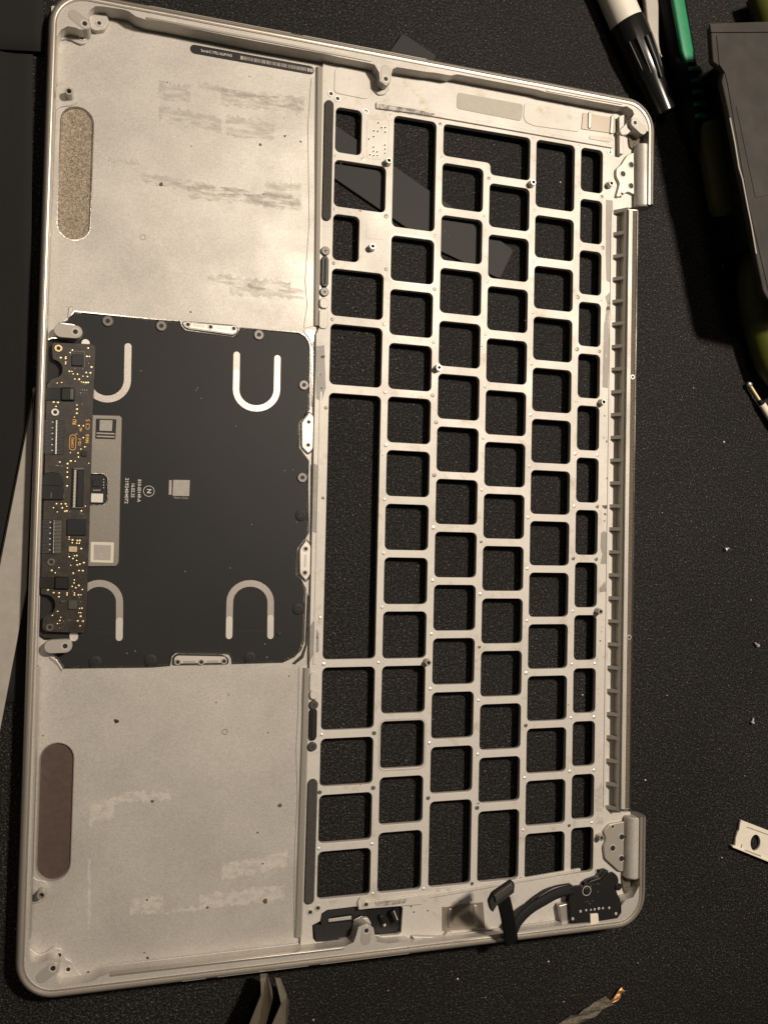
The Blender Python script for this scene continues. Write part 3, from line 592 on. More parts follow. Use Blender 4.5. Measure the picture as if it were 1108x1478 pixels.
# screws in the trackpad frame
sc_me = finish(lathe_mesh([(1.75, -.1), (1.75, .3), (1.5, .5), (.7, .5), (.66, .25), (.1, .22)], 22), 'washer', 30)
sd_me = finish(lathe_mesh([(1.9, -.1), (1.9, .2), (1.6, .32), (.7, .32), (.66, .15), (.1, .12)], 22), 'blackm', 30)
bd_me = finish(lathe_mesh([(.62, 0), (.62, .04)], 6), 'hole')
for i, (px, py) in enumerate(((155.5, 463), (232.9, 470), (373.7, 482.9), (438.7, 555.5), (436.4, 689.2), (434.7, 744.1), (430.7, 879.5), (360.8, 949.4), (403, 915.4), (137.4, 955.7), (217.2, 953.4))):
    x, y = at(px, py, ZT+.5); dk = i > 4
    o = link('trackpad_screw', sd_me if dk else sc_me, pad, (x, y, ZT))
    if i == 8: o.scale = (.45, .45, .6)
    o = link('screw_socket', bd_me, pad, (x, y, ZT+(.30 if dk else .46)))
    if i == 8: o.scale = (.6, .6, 1); o.location.z = (ZT+.2)*S
# polished mounting tabs and side brackets
for L_, H3 in (([(264, 462.5), (340, 468.5), (345.5, 474), (343, 482), (336, 484.5), (270, 475), (263.5, 470)], [(271.2, 468.2), (303.8, 471.7), (337.3, 474)]), ([(249, 948), (255, 943.5), (324, 945), (331, 951), (330, 959.5), (248, 961)], [(256.4, 955.8), (290.4, 955.8), (323.2, 954.6)]),
               ([(446, 593), (451, 597), (458, 604), (457.5, 642), (451, 651), (445, 657), (434, 646), (434, 608)], [(445.3, 609), (444.6, 642.3)]), ([(441, 777), (446, 781), (451, 788), (450.5, 828), (446, 836), (441, 841), (430.5, 829), (430.5, 792)], [(441, 792.2), (439.9, 826.7)])):
    H3m = [at(a, b_, 1.5) for a, b_ in H3]
    o = plate('mounting_tab', rpoly(ats(L_, 1.5), .9), .5, 1.5, 'chrome', case, bev=.25)
    P2 = offset_loop(rpoly(ats(L_, 1.5), .9), .6); plate('tab_recess', P2, 1.3, 1.52, 'bright', o, bev=.08)
    for x, y in H3m: bore('threaded_hole', x, y, 1.53, .6, o, 1.0, 'steel')
    for i in range(len(H3m)-1):
        a, b_ = Vector(H3m[i]), Vector(H3m[i+1]); plate('tab_groove', capsule(a.lerp(b_, .28), a.lerp(b_, .72), .42), 1.5, 1.56, 'steel', o, bev=.02)
# deck-side polished strip beside the trackpad
for L_ in ([(449, 497), (453, 505), (452, 585), (449, 588)], [(448, 672), (451, 680), (451, 760), (447, 764)], [(443, 855), (446, 862), (443.5, 930), (438, 950), (425, 960), (421, 958), (434, 946), (440, 930)], [(437, 477), (448, 473), (455, 478), (455, 490), (450, 498), (446, 488)]):
    plate('edge_polish', rpoly(ats(L_, 1.15), .3), .8, 1.15, 'chrome', palm, bev=.15)
for L_ in ([(97, 461), (99, 443), (104, 441), (105, 449), (101, 457), (92, 466), (84, 466)], [(72, 946), (82, 952), (91, 966), (88, 970), (83, 960), (70, 950)]):
    plate('corner_polish', rpoly(ats(L_, 1.3), .3), .8, 1.3, 'steel', palm, bev=.22)
# steel bracket under the board, with its labels left blank of codes
br = plate('trackpad_bracket', rpoly(ats([(95, 597.5), (173, 599.5), (176, 603), (171.5, 812), (168, 817.5), (90, 818)], 1.3), .8), .5, 1.3, 'bracket', case, holes=[rpoly(ats([(112, 683.5), (150, 684), (155.5, 690), (154.5, 723), (149, 728.5), (111, 728)], 1.3), .8)], bev=.2)
quad('black_label', ats([(138.5, 604), (168, 605), (166.5, 634), (137.5, 633)], 1.35), 1.28, 1.36, 'label', br, .2, .02)
quad('label_code_area', ats([(144, 606), (162.5, 606.5), (161.5, 622), (143.5, 621.5)], 1.4), 1.34, 1.38, 'code', br, .1, .01)
for dy in (625, 629.5): quad('label_line', ats([(139.5, dy-1), (165.5, dy), (165.4, dy+2), (139.4, dy+1)], 1.4), 1.34, 1.38, 'code', br, .05, .01)
quad('pale_label', ats([(131, 782), (164.5, 783), (163.5, 812.5), (130.5, 811.5)], 1.35), 1.28, 1.36, 'paper', br, .2, .02)
quad('label_code_area', ats([(135.5, 786), (160.5, 787), (159.5, 809), (135, 808)], 1.4), 1.34, 1.38, 'code', br, .1, .01)
wn = plate('bracket_window', ats([(110, 683), (156, 683), (155, 729), (110, 728)], .75), .5, .75, 'black', br)
chamfer('window_edge', rpoly(ats([(112, 683.5), (150, 684), (155.5, 690), (154.5, 723), (149, 728.5), (111, 728)], 1.3), .8), .3, .8, 1.3, 'chrome', br)
quad('window_chip', ats([(134, 692), (145, 692.5), (144.5, 702.5), (133.5, 702)], 1.1), .7, 1.1, 'chip', br)
quad('window_contact', ats([(131.5, 712), (149, 712.5), (148.5, 725.5), (131, 725)], 1.3), .7, 1.3, 'bright', br)
for k in range(5): x, y = at(135+2.2*k, 707.5, 1.0); plate('window_pin', circ(x, y, .2, 8), .7, 1.0, 'bright', br)
for k in range(4): x, y = at(149.5, 692+4*k, 1.0); plate('window_pin', circ(x, y, .22, 8), .7, 1.0, 'bright', br)
# trackpad print
def ptext(s, pa, pb, size, rot, mat, par, z, sx=1.0, bold=0.0):
    a, b_ = at(*pa, z), at(*pb, z); text('printed_text', s, (a[0]+b_[0])/2, (a[1]+b_[1])/2, z+.02, size, rot, mat, par, sx=sx, bold=bold)
ptext('810-00149-A', (200.7, 689.4), (200.7, 727), 1.45, -90, 'print', pad, ZT, .93, .01)
ptext('16.02.25', (191.6, 695), (191.6, 720), 1.45, -90, 'print', pad, ZT, .93, .01)
ptext('2192404072', (182.6, 686), (182.6, 730.5), 1.45, -90, 'print', pad, ZT, 1.12, .01)
ptext('N', (214.8, 708.9), (214.8, 708.9), 1.9, -90, 'print', pad, ZT, 1.0, .03)
x, y = at(214.8, 708.9, ZT); plate('print_circle', circ(x, y, 1.72, 32), ZT-.01, ZT+.02, 'print', pad, holes=[circ(x, y, 1.58, 32)], bev=.004)
quad('print_code_area', ats([(250, 692.5), (274, 693), (273, 716), (249, 715.5)], ZT), ZT-.01, ZT+.02, 'code', pad, .1, .005)
ptext('Made in China', (261, 718.6), (261, 718.6), .95, 0, 'code', pad, ZT, .8)
quad('print_code_line', ats([(244, 693), (248, 693), (247.5, 714), (243.5, 714)], ZT), ZT-.01, ZT+.02, 'code', pad, .05, .005)

# ------------------------------------------------------------------ trackpad circuit board
ZB = 2.6
bp = [(77, 494), (133, 496.5), (137, 499), (138, 506), (134.5, 580), (131, 690), (129, 760), (125.5, 870), (123.5, 908), (121, 913.5), (66, 912), (61, 907), (62, 892), (68, 888), (76.5, 884), (80, 876), (79, 867), (73, 860), (64, 858), (59, 858), (60, 800), (64, 690), (66, 600), (67.5, 555), (76, 546), (85, 544), (90, 538), (90, 528), (84, 521), (76, 518), (75, 500)]
pcb = plate('trackpad_circuit_board', rpoly(ats(bp, ZB), .7), ZB-.9, ZB, 'pcb', case, bev=.06)
def bz(k, a, b_): return (50+a/11.08, {1: 480, 2: 590, 3: 700, 4: 810}[k]+b_/11.08)
VI = {1: [(848,245),(597,278),(560,318),(410,400),(492,388),(488,412),(492,470),(488,498),(828,378),(868,380),(903,550),(548,618),(590,620),(610,660),(680,664),(818,638),(885,643),(768,697),(838,702),(637,742),(706,747),(428,797),(357,806),(742,787),(775,795),(812,797),(848,797),(300,1112),(367,1117),(415,1082),(336,1180),(670,1158),(670,1225)],
2: [(668,72),(630,132),(703,270),(772,272),(773,463),(797,610),(735,645),(568,705),(688,708),(695,773),(572,837),(643,840),(520,880),(520,947),(517,1015),(515,1095),(513,1235),(398,853),(862,873)],
3: [(345,303),(420,305),(488,305),(508,343),(297,365),(437,368),(358,433),(478,423),(508,418),(742,417),(807,340),(548,835),(548,870),(600,885),(597,928),(677,892),(715,892),(670,935),(710,935),(740,1022),(548,1152),(632,1135),(668,1133),(608,1182),(667,1212),(575,1287),(675,1282),(782,1248),(717,1270)],
4: [(270,153),(385,107),(325,190),(703,155),(765,157),(613,198),(632,305),(625,353),(595,407),(653,430),(702,393),(758,457),(210,465),(300,508),(388,513),(383,573),(515,515),(513,545),(632,515),(630,545),(697,545),(735,543),(715,760),(752,757),(362,805),(280,873),(415,903),(398,953),(360,1003),(732,887),(685,960),(768,965),(722,1040),(705,830),(735,830)]}
via_me = finish(lathe_mesh([(.30, -.02), (.30, .03), (.2, .06), (.05, .07)], 10), 'gold', 40)
for k, L_ in VI.items():
    for a, b_ in L_:
        x, y = at(*bz(k, a, b_), ZB); o = link('gold_via', via_me, pcb, (x, y, ZB)); q = random.uniform(.65, 1.15); o.scale = (q, q, 1)
for k, a, b_, col in ((1, 380, 248, 'gold'), (1, 327, 1272, 'bright'), (3, 262, 1235, 'washer'), (4, 240, 1060, 'washer')):
    x, y = at(*bz(k, a, b_), ZB+.3); plate('mount_ring', circ(x, y, 1.15, 22), ZB-.1, ZB+.35, col, pcb, holes=[circ(x, y, .55, 14)], bev=.1); plate('mount_bore', circ(x, y, .53, 14), ZB, ZB+.08, 'hole', pcb, bev=.01)
def chip(name, k, x0, x1, y0, y1, h, mat, bev=.12, r=.3):
    return quad(name, ats([bz(k, x0, y0), bz(k, x1, y0+6), bz(k, x1-4, y1+6), bz(k, x0-4, y1)], ZB+h), ZB-.05, ZB+h, mat, pcb, r, bev)
chip('chip', 1, 595, 785, 345, 525, .75, 'chip', .15, .35); chip('chip_footprint', 1, 575, 805, 290, 540, .05, 'washer', .02)
chip('chip_mask', 1, 583, 797, 300, 532, .07, 'pcb', .02)
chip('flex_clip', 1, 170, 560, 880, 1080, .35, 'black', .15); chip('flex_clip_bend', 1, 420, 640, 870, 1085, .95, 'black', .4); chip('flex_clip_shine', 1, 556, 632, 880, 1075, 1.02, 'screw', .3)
chip('chip', 2, 745, 830, 670, 755, .5, 'chip'); chip('chip', 3, 520, 825, 545, 800, .7, 'chip', .12); chip('capacitor', 3, 545, 680, 980, 1070, .55, 'ceramic')
chip('flex_clip', 4, 60, 330, 255, 430, .35, 'black', .12); chip('flex_clip_bend', 4, 320, 545, 245, 450, .95, 'black', .4)
chip('sensor', 4, 540, 685, 620, 770, .5, 'screw', .15); chip('small_part', 4, 410, 485, 620, 665, .4, 'screw')
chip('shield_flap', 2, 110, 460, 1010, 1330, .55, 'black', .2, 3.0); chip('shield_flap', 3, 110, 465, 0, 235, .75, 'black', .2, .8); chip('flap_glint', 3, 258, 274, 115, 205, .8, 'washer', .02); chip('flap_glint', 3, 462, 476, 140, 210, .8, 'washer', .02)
# centre ribbon connector: gold fingers and a latch
fl = quad('ribbon_connector', ats([bz(2, 610, 960), bz(2, 785, 955), bz(3, 770, 370), bz(3, 590, 365)], ZB+.8), ZB-.05, ZB+.8, 'blackm', pcb, .2, .12)
quad('connector_latch', ats([bz(2, 690, 985), bz(2, 780, 980), bz(3, 762, 350), bz(3, 668, 352)], ZB+1.1), ZB+.5, ZB+1.1, 'chip', pcb, .2, .15)
quad('connector_bar', ats([bz(2, 605, 945), bz(2, 790, 940), bz(2, 785, 970), bz(2, 640, 975)], ZB+.9), ZB+.2, ZB+.9, 'washer', pcb, .1, .08); quad('connector_bar', ats([bz(3, 590, 355), bz(3, 772, 352), bz(3, 772, 375), bz(3, 590, 375)], ZB+.9), ZB+.2, ZB+.9, 'washer', pcb, .1, .08)
A0, B0 = Vector(at(*bz(2, 650, 990), ZB+.9)), Vector(at(*bz(3, 630, 345), ZB+.9))
fing = finish(plate_mesh(rrect(-.32, .32, -.16, .16, .05, 2), [], 0, .12, .03), 'paper')
for k in range(26):
    p = A0.lerp(B0, k/25); link('gold_finger', fing, pcb, (p.x, p.y, ZB+.78))
# two edge connectors with comb contacts
trace = finish(plate_mesh(rrect(-1.15, 1.0, -.05, .05, .02, 1), [], 0, .05, .01), 'washer'); comb = finish(plate_mesh(rrect(-.95, .95, -.07, .07, .02, 1), [], 0, .06, .01), 'screw'); solder = finish(lathe_mesh([(.26, 0), (.24, .12), (.1, .2)], 8), 'bright', 40); comb2 = finish(plate_mesh(rrect(-.95, .95, -.07, .07, .02, 1), [], 0, .06, .01), 'plate')
for (k, ya, yb, xs, cm, sm) in ((2, 195, 715, 350, comb, solder), (3, 575, 1085, 312, comb2, None)):
    A, B = Vector(at(*bz(k, xs, ya), ZB)), Vector(at(*bz(k, xs-12, yb), ZB)); nn = 24
    quad('edge_connector', [tuple(A+Vector((-3.9, .3))), tuple(A+Vector((2.3, .3))), tuple(B+Vector((2.3, -.3))), tuple(B+Vector((-3.9, -.3)))], ZB-.02, ZB+.25, 'chip', pcb, .2, .06)
    for q in range(nn):
        p = A.lerp(B, q/(nn-1)); link('comb_contact', cm, pcb, (p.x+1.25, p.y, ZB+.24)); o = link('ribbon_trace', trace, pcb, (p.x-1.9-.25*random.random(), p.y, ZB+.24)); o.rotation_euler.z = random.uniform(-.12, .12)
        link('solder_dot', sm or solder, pcb, (p.x, p.y, ZB+.2)).scale = (1, 1, 1) if sm else (.55, .6, .7)
        if q % 4 == 1: o = link('ribbon_pad', solder, pcb, (p.x-1.1, p.y, ZB+.22)); o.scale = (1.1, .8, .3)
# board print
ptext('94V-0', bz(2, 845, 480), bz(2, 845, 480), 1.35, 90, 'silkscreen', pcb, ZB, .85, .03); ptext('C3 S', bz(2, 852, 250), bz(2, 852, 250), 1.6, 90, 'silkscreen', pcb, ZB, 1.05)
ptext('12-1', bz(2, 722, 530), bz(2, 722, 530), 1.15, 90, 'silkscreen', pcb, ZB, 1.2, .02); ptext('RU', bz(2, 640, 210), bz(2, 640, 210), 1.5, 90, 'silkscreen', pcb, ZB, .85, .04); ptext('M2', bz(2, 740, 330), bz(2, 740, 330), .9, 90, 'silkscreen', pcb, ZB, 1.0, .02); ptext('2', bz(2, 665, 405), bz(2, 665, 405), .8, 90, 'silkscreen', pcb, ZB, 1.0, .02)
ptext('COMPEQ', bz(2, 608, 540), bz(2, 608, 540), .95, 90, 'silkscreen', pcb, ZB, .82, .01)
a, b_ = at(*bz(2, 612, 462), ZB), at(*bz(2, 606, 612), ZB); plate('print_oval', capsule(a, b_, .98), ZB-.01, ZB+.02, 'silkscreen', pcb, holes=[capsule(a, b_, .82)], bev=.004)
# tiny passives, two pads each
pas = finish(plate_mesh(rrect(-.22, .22, -.11, .11, .03, 2), [], 0, .14, .03), 'washer'); pas2 = finish(plate_mesh(rrect(-.10, .10, -.10, .10, .03, 2), [], 0, .1, .02), 'bright')
for k, L_ in ((1, [(530,315),(575,565),(645,570),(715,573),(770,578),(840,420),(840,450),(865,490),(735,820),(770,820),(805,820),(845,820),(730,915),(765,915),(800,918),(838,920),(735,965),(770,965),(805,968),(845,968),(745,1005),(760,1140)]), (2, [(755,110),(345,905),(375,908),(435,915),(470,910),(800,885),(840,905)]), (3, [(560,430),(560,490),(730,450),(770,465),(800,515),(690,840),(790,855),(545,1103),(612,1103),(765,1075)]), (4, [(610,480),(690,480),(715,585),(710,640),(740,650),(710,690),(520,945),(560,945),(595,942),(400,1000),(430,1000),(400,1070),(430,1070),(368,1107),(460,960),(460,1050)])):
    for a, b_ in L_: x, y = at(*bz(k, a, b_), ZB); o = link('passive_part', pas if random.random() < .5 else pas2, pcb, (x, y, ZB)); o.rotation_euler.z = random.choice((0, math.pi/2))

# ------------------------------------------------------------------ residue, chips of glue and dirt on the palm floor
def ragged(x0, x1, y0, y1, z, slope=.19, n=26, amp=3.6):
    P = []
    for k in range(n+1): t = k/n; P.append((x0+(x1-x0)*t, y0+slope*(x1-x0)*t+random.uniform(-amp, amp)))
    for k in range(n+1): t = 1-k/n; P.append((x0+(x1-x0)*t+random.uniform(-amp, amp)*.6, y1+slope*(x1-x0)*t+random.uniform(-amp, amp)))
    return ats(P, z)
for args, mt in (((230, 275, 116, 142, ZP), 'glue_d'), ((285, 436, 118, 128, ZP), 'glue_d'), ((320, 440, 128, 150, ZP, .1), 'glue_d'), ((230, 320, 152, 174, ZP), 'glue_d'), ((325, 396, 166, 194, ZP, .12), 'glue_d'), ((205, 380, 248, 262, ZP), 'glue_d'), ((270, 432, 264, 284, ZP, .13), 'glue_d'), ((382, 434, 262, 300, ZP, .05), 'glue_d'), ((155, 200, 228, 234, ZP, .1), 'glue_d'), ((300, 420, 395, 408, ZP, .1), 'glue_d'), ((330, 440, 408, 424, ZP, .08), 'glue_d')):
    plate('glue_residue', ragged(*args), ZP-.01, ZP+.035, mt, palm, bev=.01)
for args, mt in (((130, 165, 1162, 1190, ZP, -.3), 'glue_l'), ((165, 245, 1148, 1160, ZP, -.08), 'glue_l'), ((188, 235, 1298, 1322, ZP, -.1), 'glue_l'), ((235, 300, 1314, 1319, ZP, -.08), 'glue_l'), ((320, 415, 1250, 1270, ZP, -.22), 'glue_l'), ((288, 410, 1292, 1312, ZP, -.12), 'glue_l'), ((126, 131, 1240, 1355, ZP, 0, 4, 1.0), 'glue_l')):
    plate('glue_residue', ragged(*args), ZP-.01, ZP+.035, mt, palm, bev=.01)
def crumb_mesh(seed):
    r_ = random.Random(seed); bm = bmesh.new(); bmesh.ops.create_icosphere(bm, subdivisions=1, radius=.5*S)
    for v_ in bm.verts: v_.co *= r_.uniform(.55, 1.25); v_.co.z = abs(v_.co.z)*.7
    me = bpy.data.meshes.new('crumb'); bm.to_mesh(me); bm.free(); return me
cm_d = finish(crumb_mesh(1), 'gunk'); cm_s = finish(crumb_mesh(2), 'steel'); cm_k = finish(crumb_mesh(3), 'hole')
for px, py, s2, mm in ((233, 266, 1.5, cm_d), (376, 208.5, 1.1, cm_d), (411, 196, .9, cm_k), (434, 204, .8, cm_d), (380, 280, .6, cm_k), (276, 211, .5, cm_d), (360, 110, .5, cm_k), (241, 118, .5, cm_k), (168, 1041, 1.7, cm_k), (404, 1162, 1.6, cm_d), (372, 1202, .8, cm_d), (330, 1003, .5, cm_k), (312, 1014, .5, cm_k), (428, 1065, .5, cm_k), (387, 1058, .6, cm_d), (382, 1301, 1.9, cm_d), (379, 1247, .7, cm_k), (299, 1310, 1.0, cm_d), (220, 1157, 1.2, cm_d), (212, 1299, .8, cm_d), (213, 1383, 1.0, cm_k), (208, 1376, .6, cm_d), (127, 1404, 1.0, cm_d), (135, 1405, .7, cm_k), (275, 450, .7, cm_k), (417, 976, .6, cm_k), (62, 1062, .5, cm_k), (251, 1226, .4, cm_k), (348, 236, .4, cm_d), (410, 170, .4, cm_k), (428, 165, .4, cm_k)):
    x, y = at(px, py, ZP); o = link('dirt_speck', mm, palm, (x, y, ZP)); o.scale = (s2, s2, s2*.6); o.rotation_euler.z = random.random()*6
for px, py in ((206.3, 342), (324.5, 1056.5)):
    x, y = at(px, py, ZP); plate('punch_ring', circ(x, y, .95, 20), ZP-.02, ZP+.06, 'plate', palm, holes=[circ(x, y, .68, 16)], bev=.02)
for px, py in ((290, 575), (283, 563), (340, 615), (411, 679), (423, 678), (203, 535), (267, 825), (332, 820), (363, 757), (183, 943), (195, 940), (285, 560), (382, 930), (385, 949), (428, 754)):
    x, y = at(px, py, ZT); o = link('dust_speck', cm_s, pad, (x, y, ZT)); o.scale = (.35, .35, .3)
for L_ in ([(300, 612), (300.4, 612), (303, 622), (302.6, 622)],): pass

# ------------------------------------------------------------------ headphone socket board with its loose cable (world tilt shared with the case)
jack = empty('headphone_jack_board', 'small black board with loose flat cable in the bottom right corner of the case', 'circuit board', mat=TR.to_4x4())
def jz(a, b_): return (790+a/7.387, 1240+b_/7.387)
ZJ = 6.6
jb = plate('board', rpoly(ats([jz(*p) for p in ((243, 305), (300, 292), (380, 285), (395, 300), (420, 268), (540, 268), (590, 220), (655, 158), (700, 142), (745, 185), (760, 240), (735, 290), (728, 345), (770, 420), (778, 480), (800, 545), (795, 610), (745, 642), (250, 690), (238, 500))], ZJ), .6), ZJ-1.0, ZJ, 'label', jack, bev=.08)
plate('socket_body', rpoly(ats([jz(*p) for p in ((260, 330), (560, 290), (690, 190), (730, 300), (760, 560), (270, 640))], 5.4), .8), 2.3, 5.55, 'blackm', jack, bev=.2)
quad('socket_frame', ats([jz(120, 500), jz(235, 470), jz(240, 690), jz(150, 700)], 5.0), 2.3, 5.0, 'steel', jack, .3, .3)
for a, b_, r in ((422, 345, 1.25), (755, 300, 1.35)):
    x, y = at(*jz(a, b_), ZJ+.3); plate('screw_head', circ(x, y, r, 20), ZJ-.2, ZJ+.45, 'black', jack, bev=.3, seg=3); plate('screw_socket', circ(x, y, .4, 6), ZJ+.4, ZJ+.48, 'hole', jack, bev=.01); 
    if a < 500: plate('screw_ring', circ(x, y, 1.75, 22), ZJ-.05, ZJ+.05, 'bright', jack, holes=[circ(x, y, 1.5, 20)], bev=.01)
for a, b_, r in ((350, 560, .5), (410, 548, .42), (460, 545, .36), (500, 540, .42), (545, 530, .5), (588, 527, .42), (655, 523, .45), (268, 640, .55), (728, 585, .55), (405, 458, .25), (432, 458, .25), (480, 448, .25), (450, 480, .3), (535, 352, .3), (365, 300, .3), (460, 292, .3), (540, 268, .3)):
    x, y = at(*jz(a, b_), ZJ); plate('solder_joint', circ(x, y, r, 10), ZJ-.02, ZJ+.14, 'bright' if r > .32 else 'washer', jack, bev=.07)
quad('white_tab', ats([jz(455, 592), jz(540, 585), jz(548, 690), jz(458, 710)], ZJ+.6), ZJ-.3, ZJ+.6, 'white', jack, .3, .15)
quad('socket_arm', ats([jz(410, 275), jz(460, 235), jz(560, 200), jz(620, 125), (jz(655, 130)), jz(640, 165), jz(560, 250), jz(540, 265)], 5.9), 3.0, 5.9, 'black', jack, .3, .3)
# cable: leaves the board, runs along the wall, loops over the rim and stands back up to its plug
def p3(px, py, z): x, y = at(px, py, z); return (x, y, z)
cab = catmull([p3(826, 1284, 6.0), p3(806, 1289, 6.3), p3(785, 1300, 6.8), p3(764, 1313, 7.6), p3(748, 1330, 8.6), p3(740, 1350, 9.6), p3(738, 1358, 10.2)], 6)
tube('cable', cab, [1.0]*(len(cab)-14)+[1.0-.03*k for k in range(14)], 'rubber', jack, n=12, flat=(1.65, .55), up=(.15, .35, 1))
cab = catmull([p3(738, 1361, 10.0), p3(735, 1340, 13.5), p3(731, 1318, 17.5), p3(727, 1301, 20.5)], 6)
tube('cable', cab, 1.0, 'rubber', jack, n=12, flat=(2.5, .5), up=(-.2, .5, 1))
cab = catmull([p3(822, 1283, 5.0), p3(800, 1287, 5.0), p3(784, 1296, 5.0), p3(770, 1307, 5.2)], 5)
tube('cable_sleeve', cab, 1.0, 'black', jack, n=10, flat=(1.9, .8))
quad('plug', ats([(706, 1303), (712, 1291), (740, 1272), (743, 1277), (742, 1289), (717, 1308), (711, 1318), (708, 1312)], 22), 19.8, 22.0, 'blackm', jack, .5, .25)
quad('plug_top', ats([(713, 1293), (738, 1275), (741, 1284), (716, 1303)], 22.8), 21.5, 22.8, 'screw', jack, .3, .2)
for k in range(6): x, y = at(718+4*k, 1294-2.9*k, 22.85); plate('plug_contact', circ(x, y, .22, 8), 22.7, 22.9, 'washer', jack, bev=.03)

# ------------------------------------------------------------------ things under and around the case
def ons(L_, z=0.): return [on(a, b_, z) for a, b_ in L_]
def wplate(name, L_, z0, z1, mat, label, cat, group=None, r=1.0, bev=.2, holes=()):
    o = plate(name, rpoly(ons(L_, z1), r), z0, z1, mat, None, bev=bev, holes=holes); tag(o, label, cat, group); return o
wplate('black_plastic_strip', [(440, 149), (480, 176.5), (621.9, 276), (741.5, 360.5), (721.5, 402.5), (637, 363), (482.7, 257.3), (425, 217)], .02, 1.1, 'blackm', 'smooth black plastic strip lying slantwise under the key openings of the case', 'plastic strip', r=1.6)
wplate('black_plastic_tab', [(581, 46.5), (631, 80), (575, 160), (525, 126)], .02, 1.0, 'blackm', 'black plastic tab poking out from under the upper edge of the case', 'plastic strip', r=1.2)

# marker pen
pen = empty('marker_pen', 'white barrelled marker pen with ribbed black cap beside the top right corner of the case', 'pen')
rp = 6.3
def w3(px, py, z): x, y = on(px, py, z); return (x, y, z)
tipp = Vector(w3(960, 164, rp)); bk = Vector(w3(896, 14, rp)); ax_ = (bk-tipp).normalized(); capL = (Vector(w3(906, 31, rp))-tipp).length
rod('barrel', tuple(tipp+ax_*(capL-4)), tuple(tipp+ax_*200), [(4, 0), (6.15, .1), (6.15, 85), (5.6, 86), (3, 86.4)], 'penw', pen, 32)
rod('cap', tuple(tipp), tuple(bk), [(2.0, 0), (3.6, .1), (4.3, .6), (4.9, 13), (5.6, 15), (6.0, 22), (6.5, capL-.4), (6.35, capL)], 'gloss', pen, 32)
side = ax_.cross(Vector((0, 0, 1))).normalized()
for s2, r0, r1, l0, l1 in ((.0, .9, .9, 12, capL-9), (.55, .55, .55, 15, capL-8), (-.55, .55, .55, 15, capL-8), (1.0, .5, .5, 16, capL-8)):
    nrm = (side*(-math.sin(s2))+Vector((0, 0, 1))*math.cos(s2)).normalized()
    tube('cap_rib' if s2 else 'cap_clip', [tuple(tipp+ax_*l0+nrm*5.2), tuple(tipp+ax_*(l0+6)+nrm*6.0), tuple(tipp+ax_*l1+nrm*6.55)], [r0*.8, r0, r1], 'black', pen, 8)

# steel tool and green handled screwdriver
st = wplate('steel_tool', [(928, -30), (951, -30), (951, 52), (952, 66), (956, 84), (949, 74), (934, 28)], 2.0, 4.2, 'steel', 'plain steel tool blade lying between the marker pen and the green tool', 'tool', r=1.0, bev=.5)
gd = empty('green_tool', 'black and green plastic tool handle lying right of the marker pen', 'tool')
rg = 5.2
A = Vector(w3(1003, 196, rg)); B = Vector(w3(962, -40, rg)); d_ = (B-A).normalized(); Lg = (B-A).length
rod('handle', tuple(A), tuple(B), [(1.2, -6), (2.2, 0), (4.2, 4), (4.9, 20), (5.2, Lg)], 'rubber', gd, 28)
sd = d_.cross(Vector((0, 0, 1))).normalized()
g0 = (Vector(w3(997, 100, rg))-A).length
P = []
for k in range(9):
    l = g0+(Lg-g0)*k/8; c_ = A+d_*l+sd*(-1.2)+Vector((0, 0, 4.5)); P.append(tuple(c_))
tube('green_inlay', P, [.6]+[1.0]*8, 'green', gd, n=12, flat=(2.7, 1.1), up=(0, 0, 1))
for k in range(5):
    l = g0-3.4-4.4*k; c_ = A+d_*l
    rod('green_rib', tuple(c_+sd*1.2+Vector((0, 0, .6))), tuple(c_+sd*1.2+Vector((0, 0, .6))+d_*2.2), [(3.4, 0), (5.0-.12*k, .5), (5.0-.12*k, 1.9), (3.4, 2.4)], 'green', gd, 20)

# pliers with olive grips, half hidden under the smoked battery film
pl = empty('olive_pliers', 'pliers with olive green grips in the shade under the grey slab at the right edge', 'pliers')
tube('grip', catmull([w3(1024, 180, 7), w3(1032, 235, 7), w3(1042, 290, 7), w3(1044, 300, 6.5)], 5), [5.5]*15+[3.5], 'olive', pl, 14)
tube('grip', catmull([w3(1122, 330, 8), w3(1092, 400, 8), w3(1103, 480, 8), w3(1130, 560, 8)], 6), [5, 6, 7]+[7.2]*13+[6, 5, 4], 'olive', pl, 14)
tube('grip', catmull([w3(1102, -10, 9), w3(1125, 60, 9), w3(1135, 130, 9)], 6), 7.0, 'olive', pl, 14)
tube('shank', catmull([w3(1034, 180, 7), w3(1080, 120, 8), w3(1120, 60, 8)], 6), 3.2, 'steel', pl, 12)
bx = empty('added_prop_box', 'added black plastic box that raises the grey slab for its shadow at the right edge', 'box')  # added prop that lifts the slab so it casts a wide enough shadow
P = ons([(1066, 66), (1180, 60), (1200, 330), (1108, 345)], 27)
plate('box_body', rpoly(P, 2), 0.1, 26.9, 'black', bx, bev=.6)
plate('box_lid', rpoly(offset_loop(P, -.8), 2), 26.9, 28.4, 'blackm', bx, bev=.5)
zs = 31.0
sl = empty('battery_slab', 'flat grey brown battery slab in torn film, leaning in from the right edge', 'battery')
P = ons([(1025, 36), (1027, 62), (1029, 88), (1045, 100), (1041, 116), (1050, 156), (1059, 205), (1067, 244), (1078, 300), (1091, 370), (1101, 419), (1108, 432), (1260, 470), (1240, 30)], zs)
body = plate('cell', rpoly(P, .6), zs-2.5, zs, 'film', sl, bev=.4)
plate('film_border', rpoly(ons([(1024, 33), (1240, 26), (1240, 45), (1026, 46)], zs+.5), .3), zs-.2, zs+.5, 'film', sl, bev=.15)
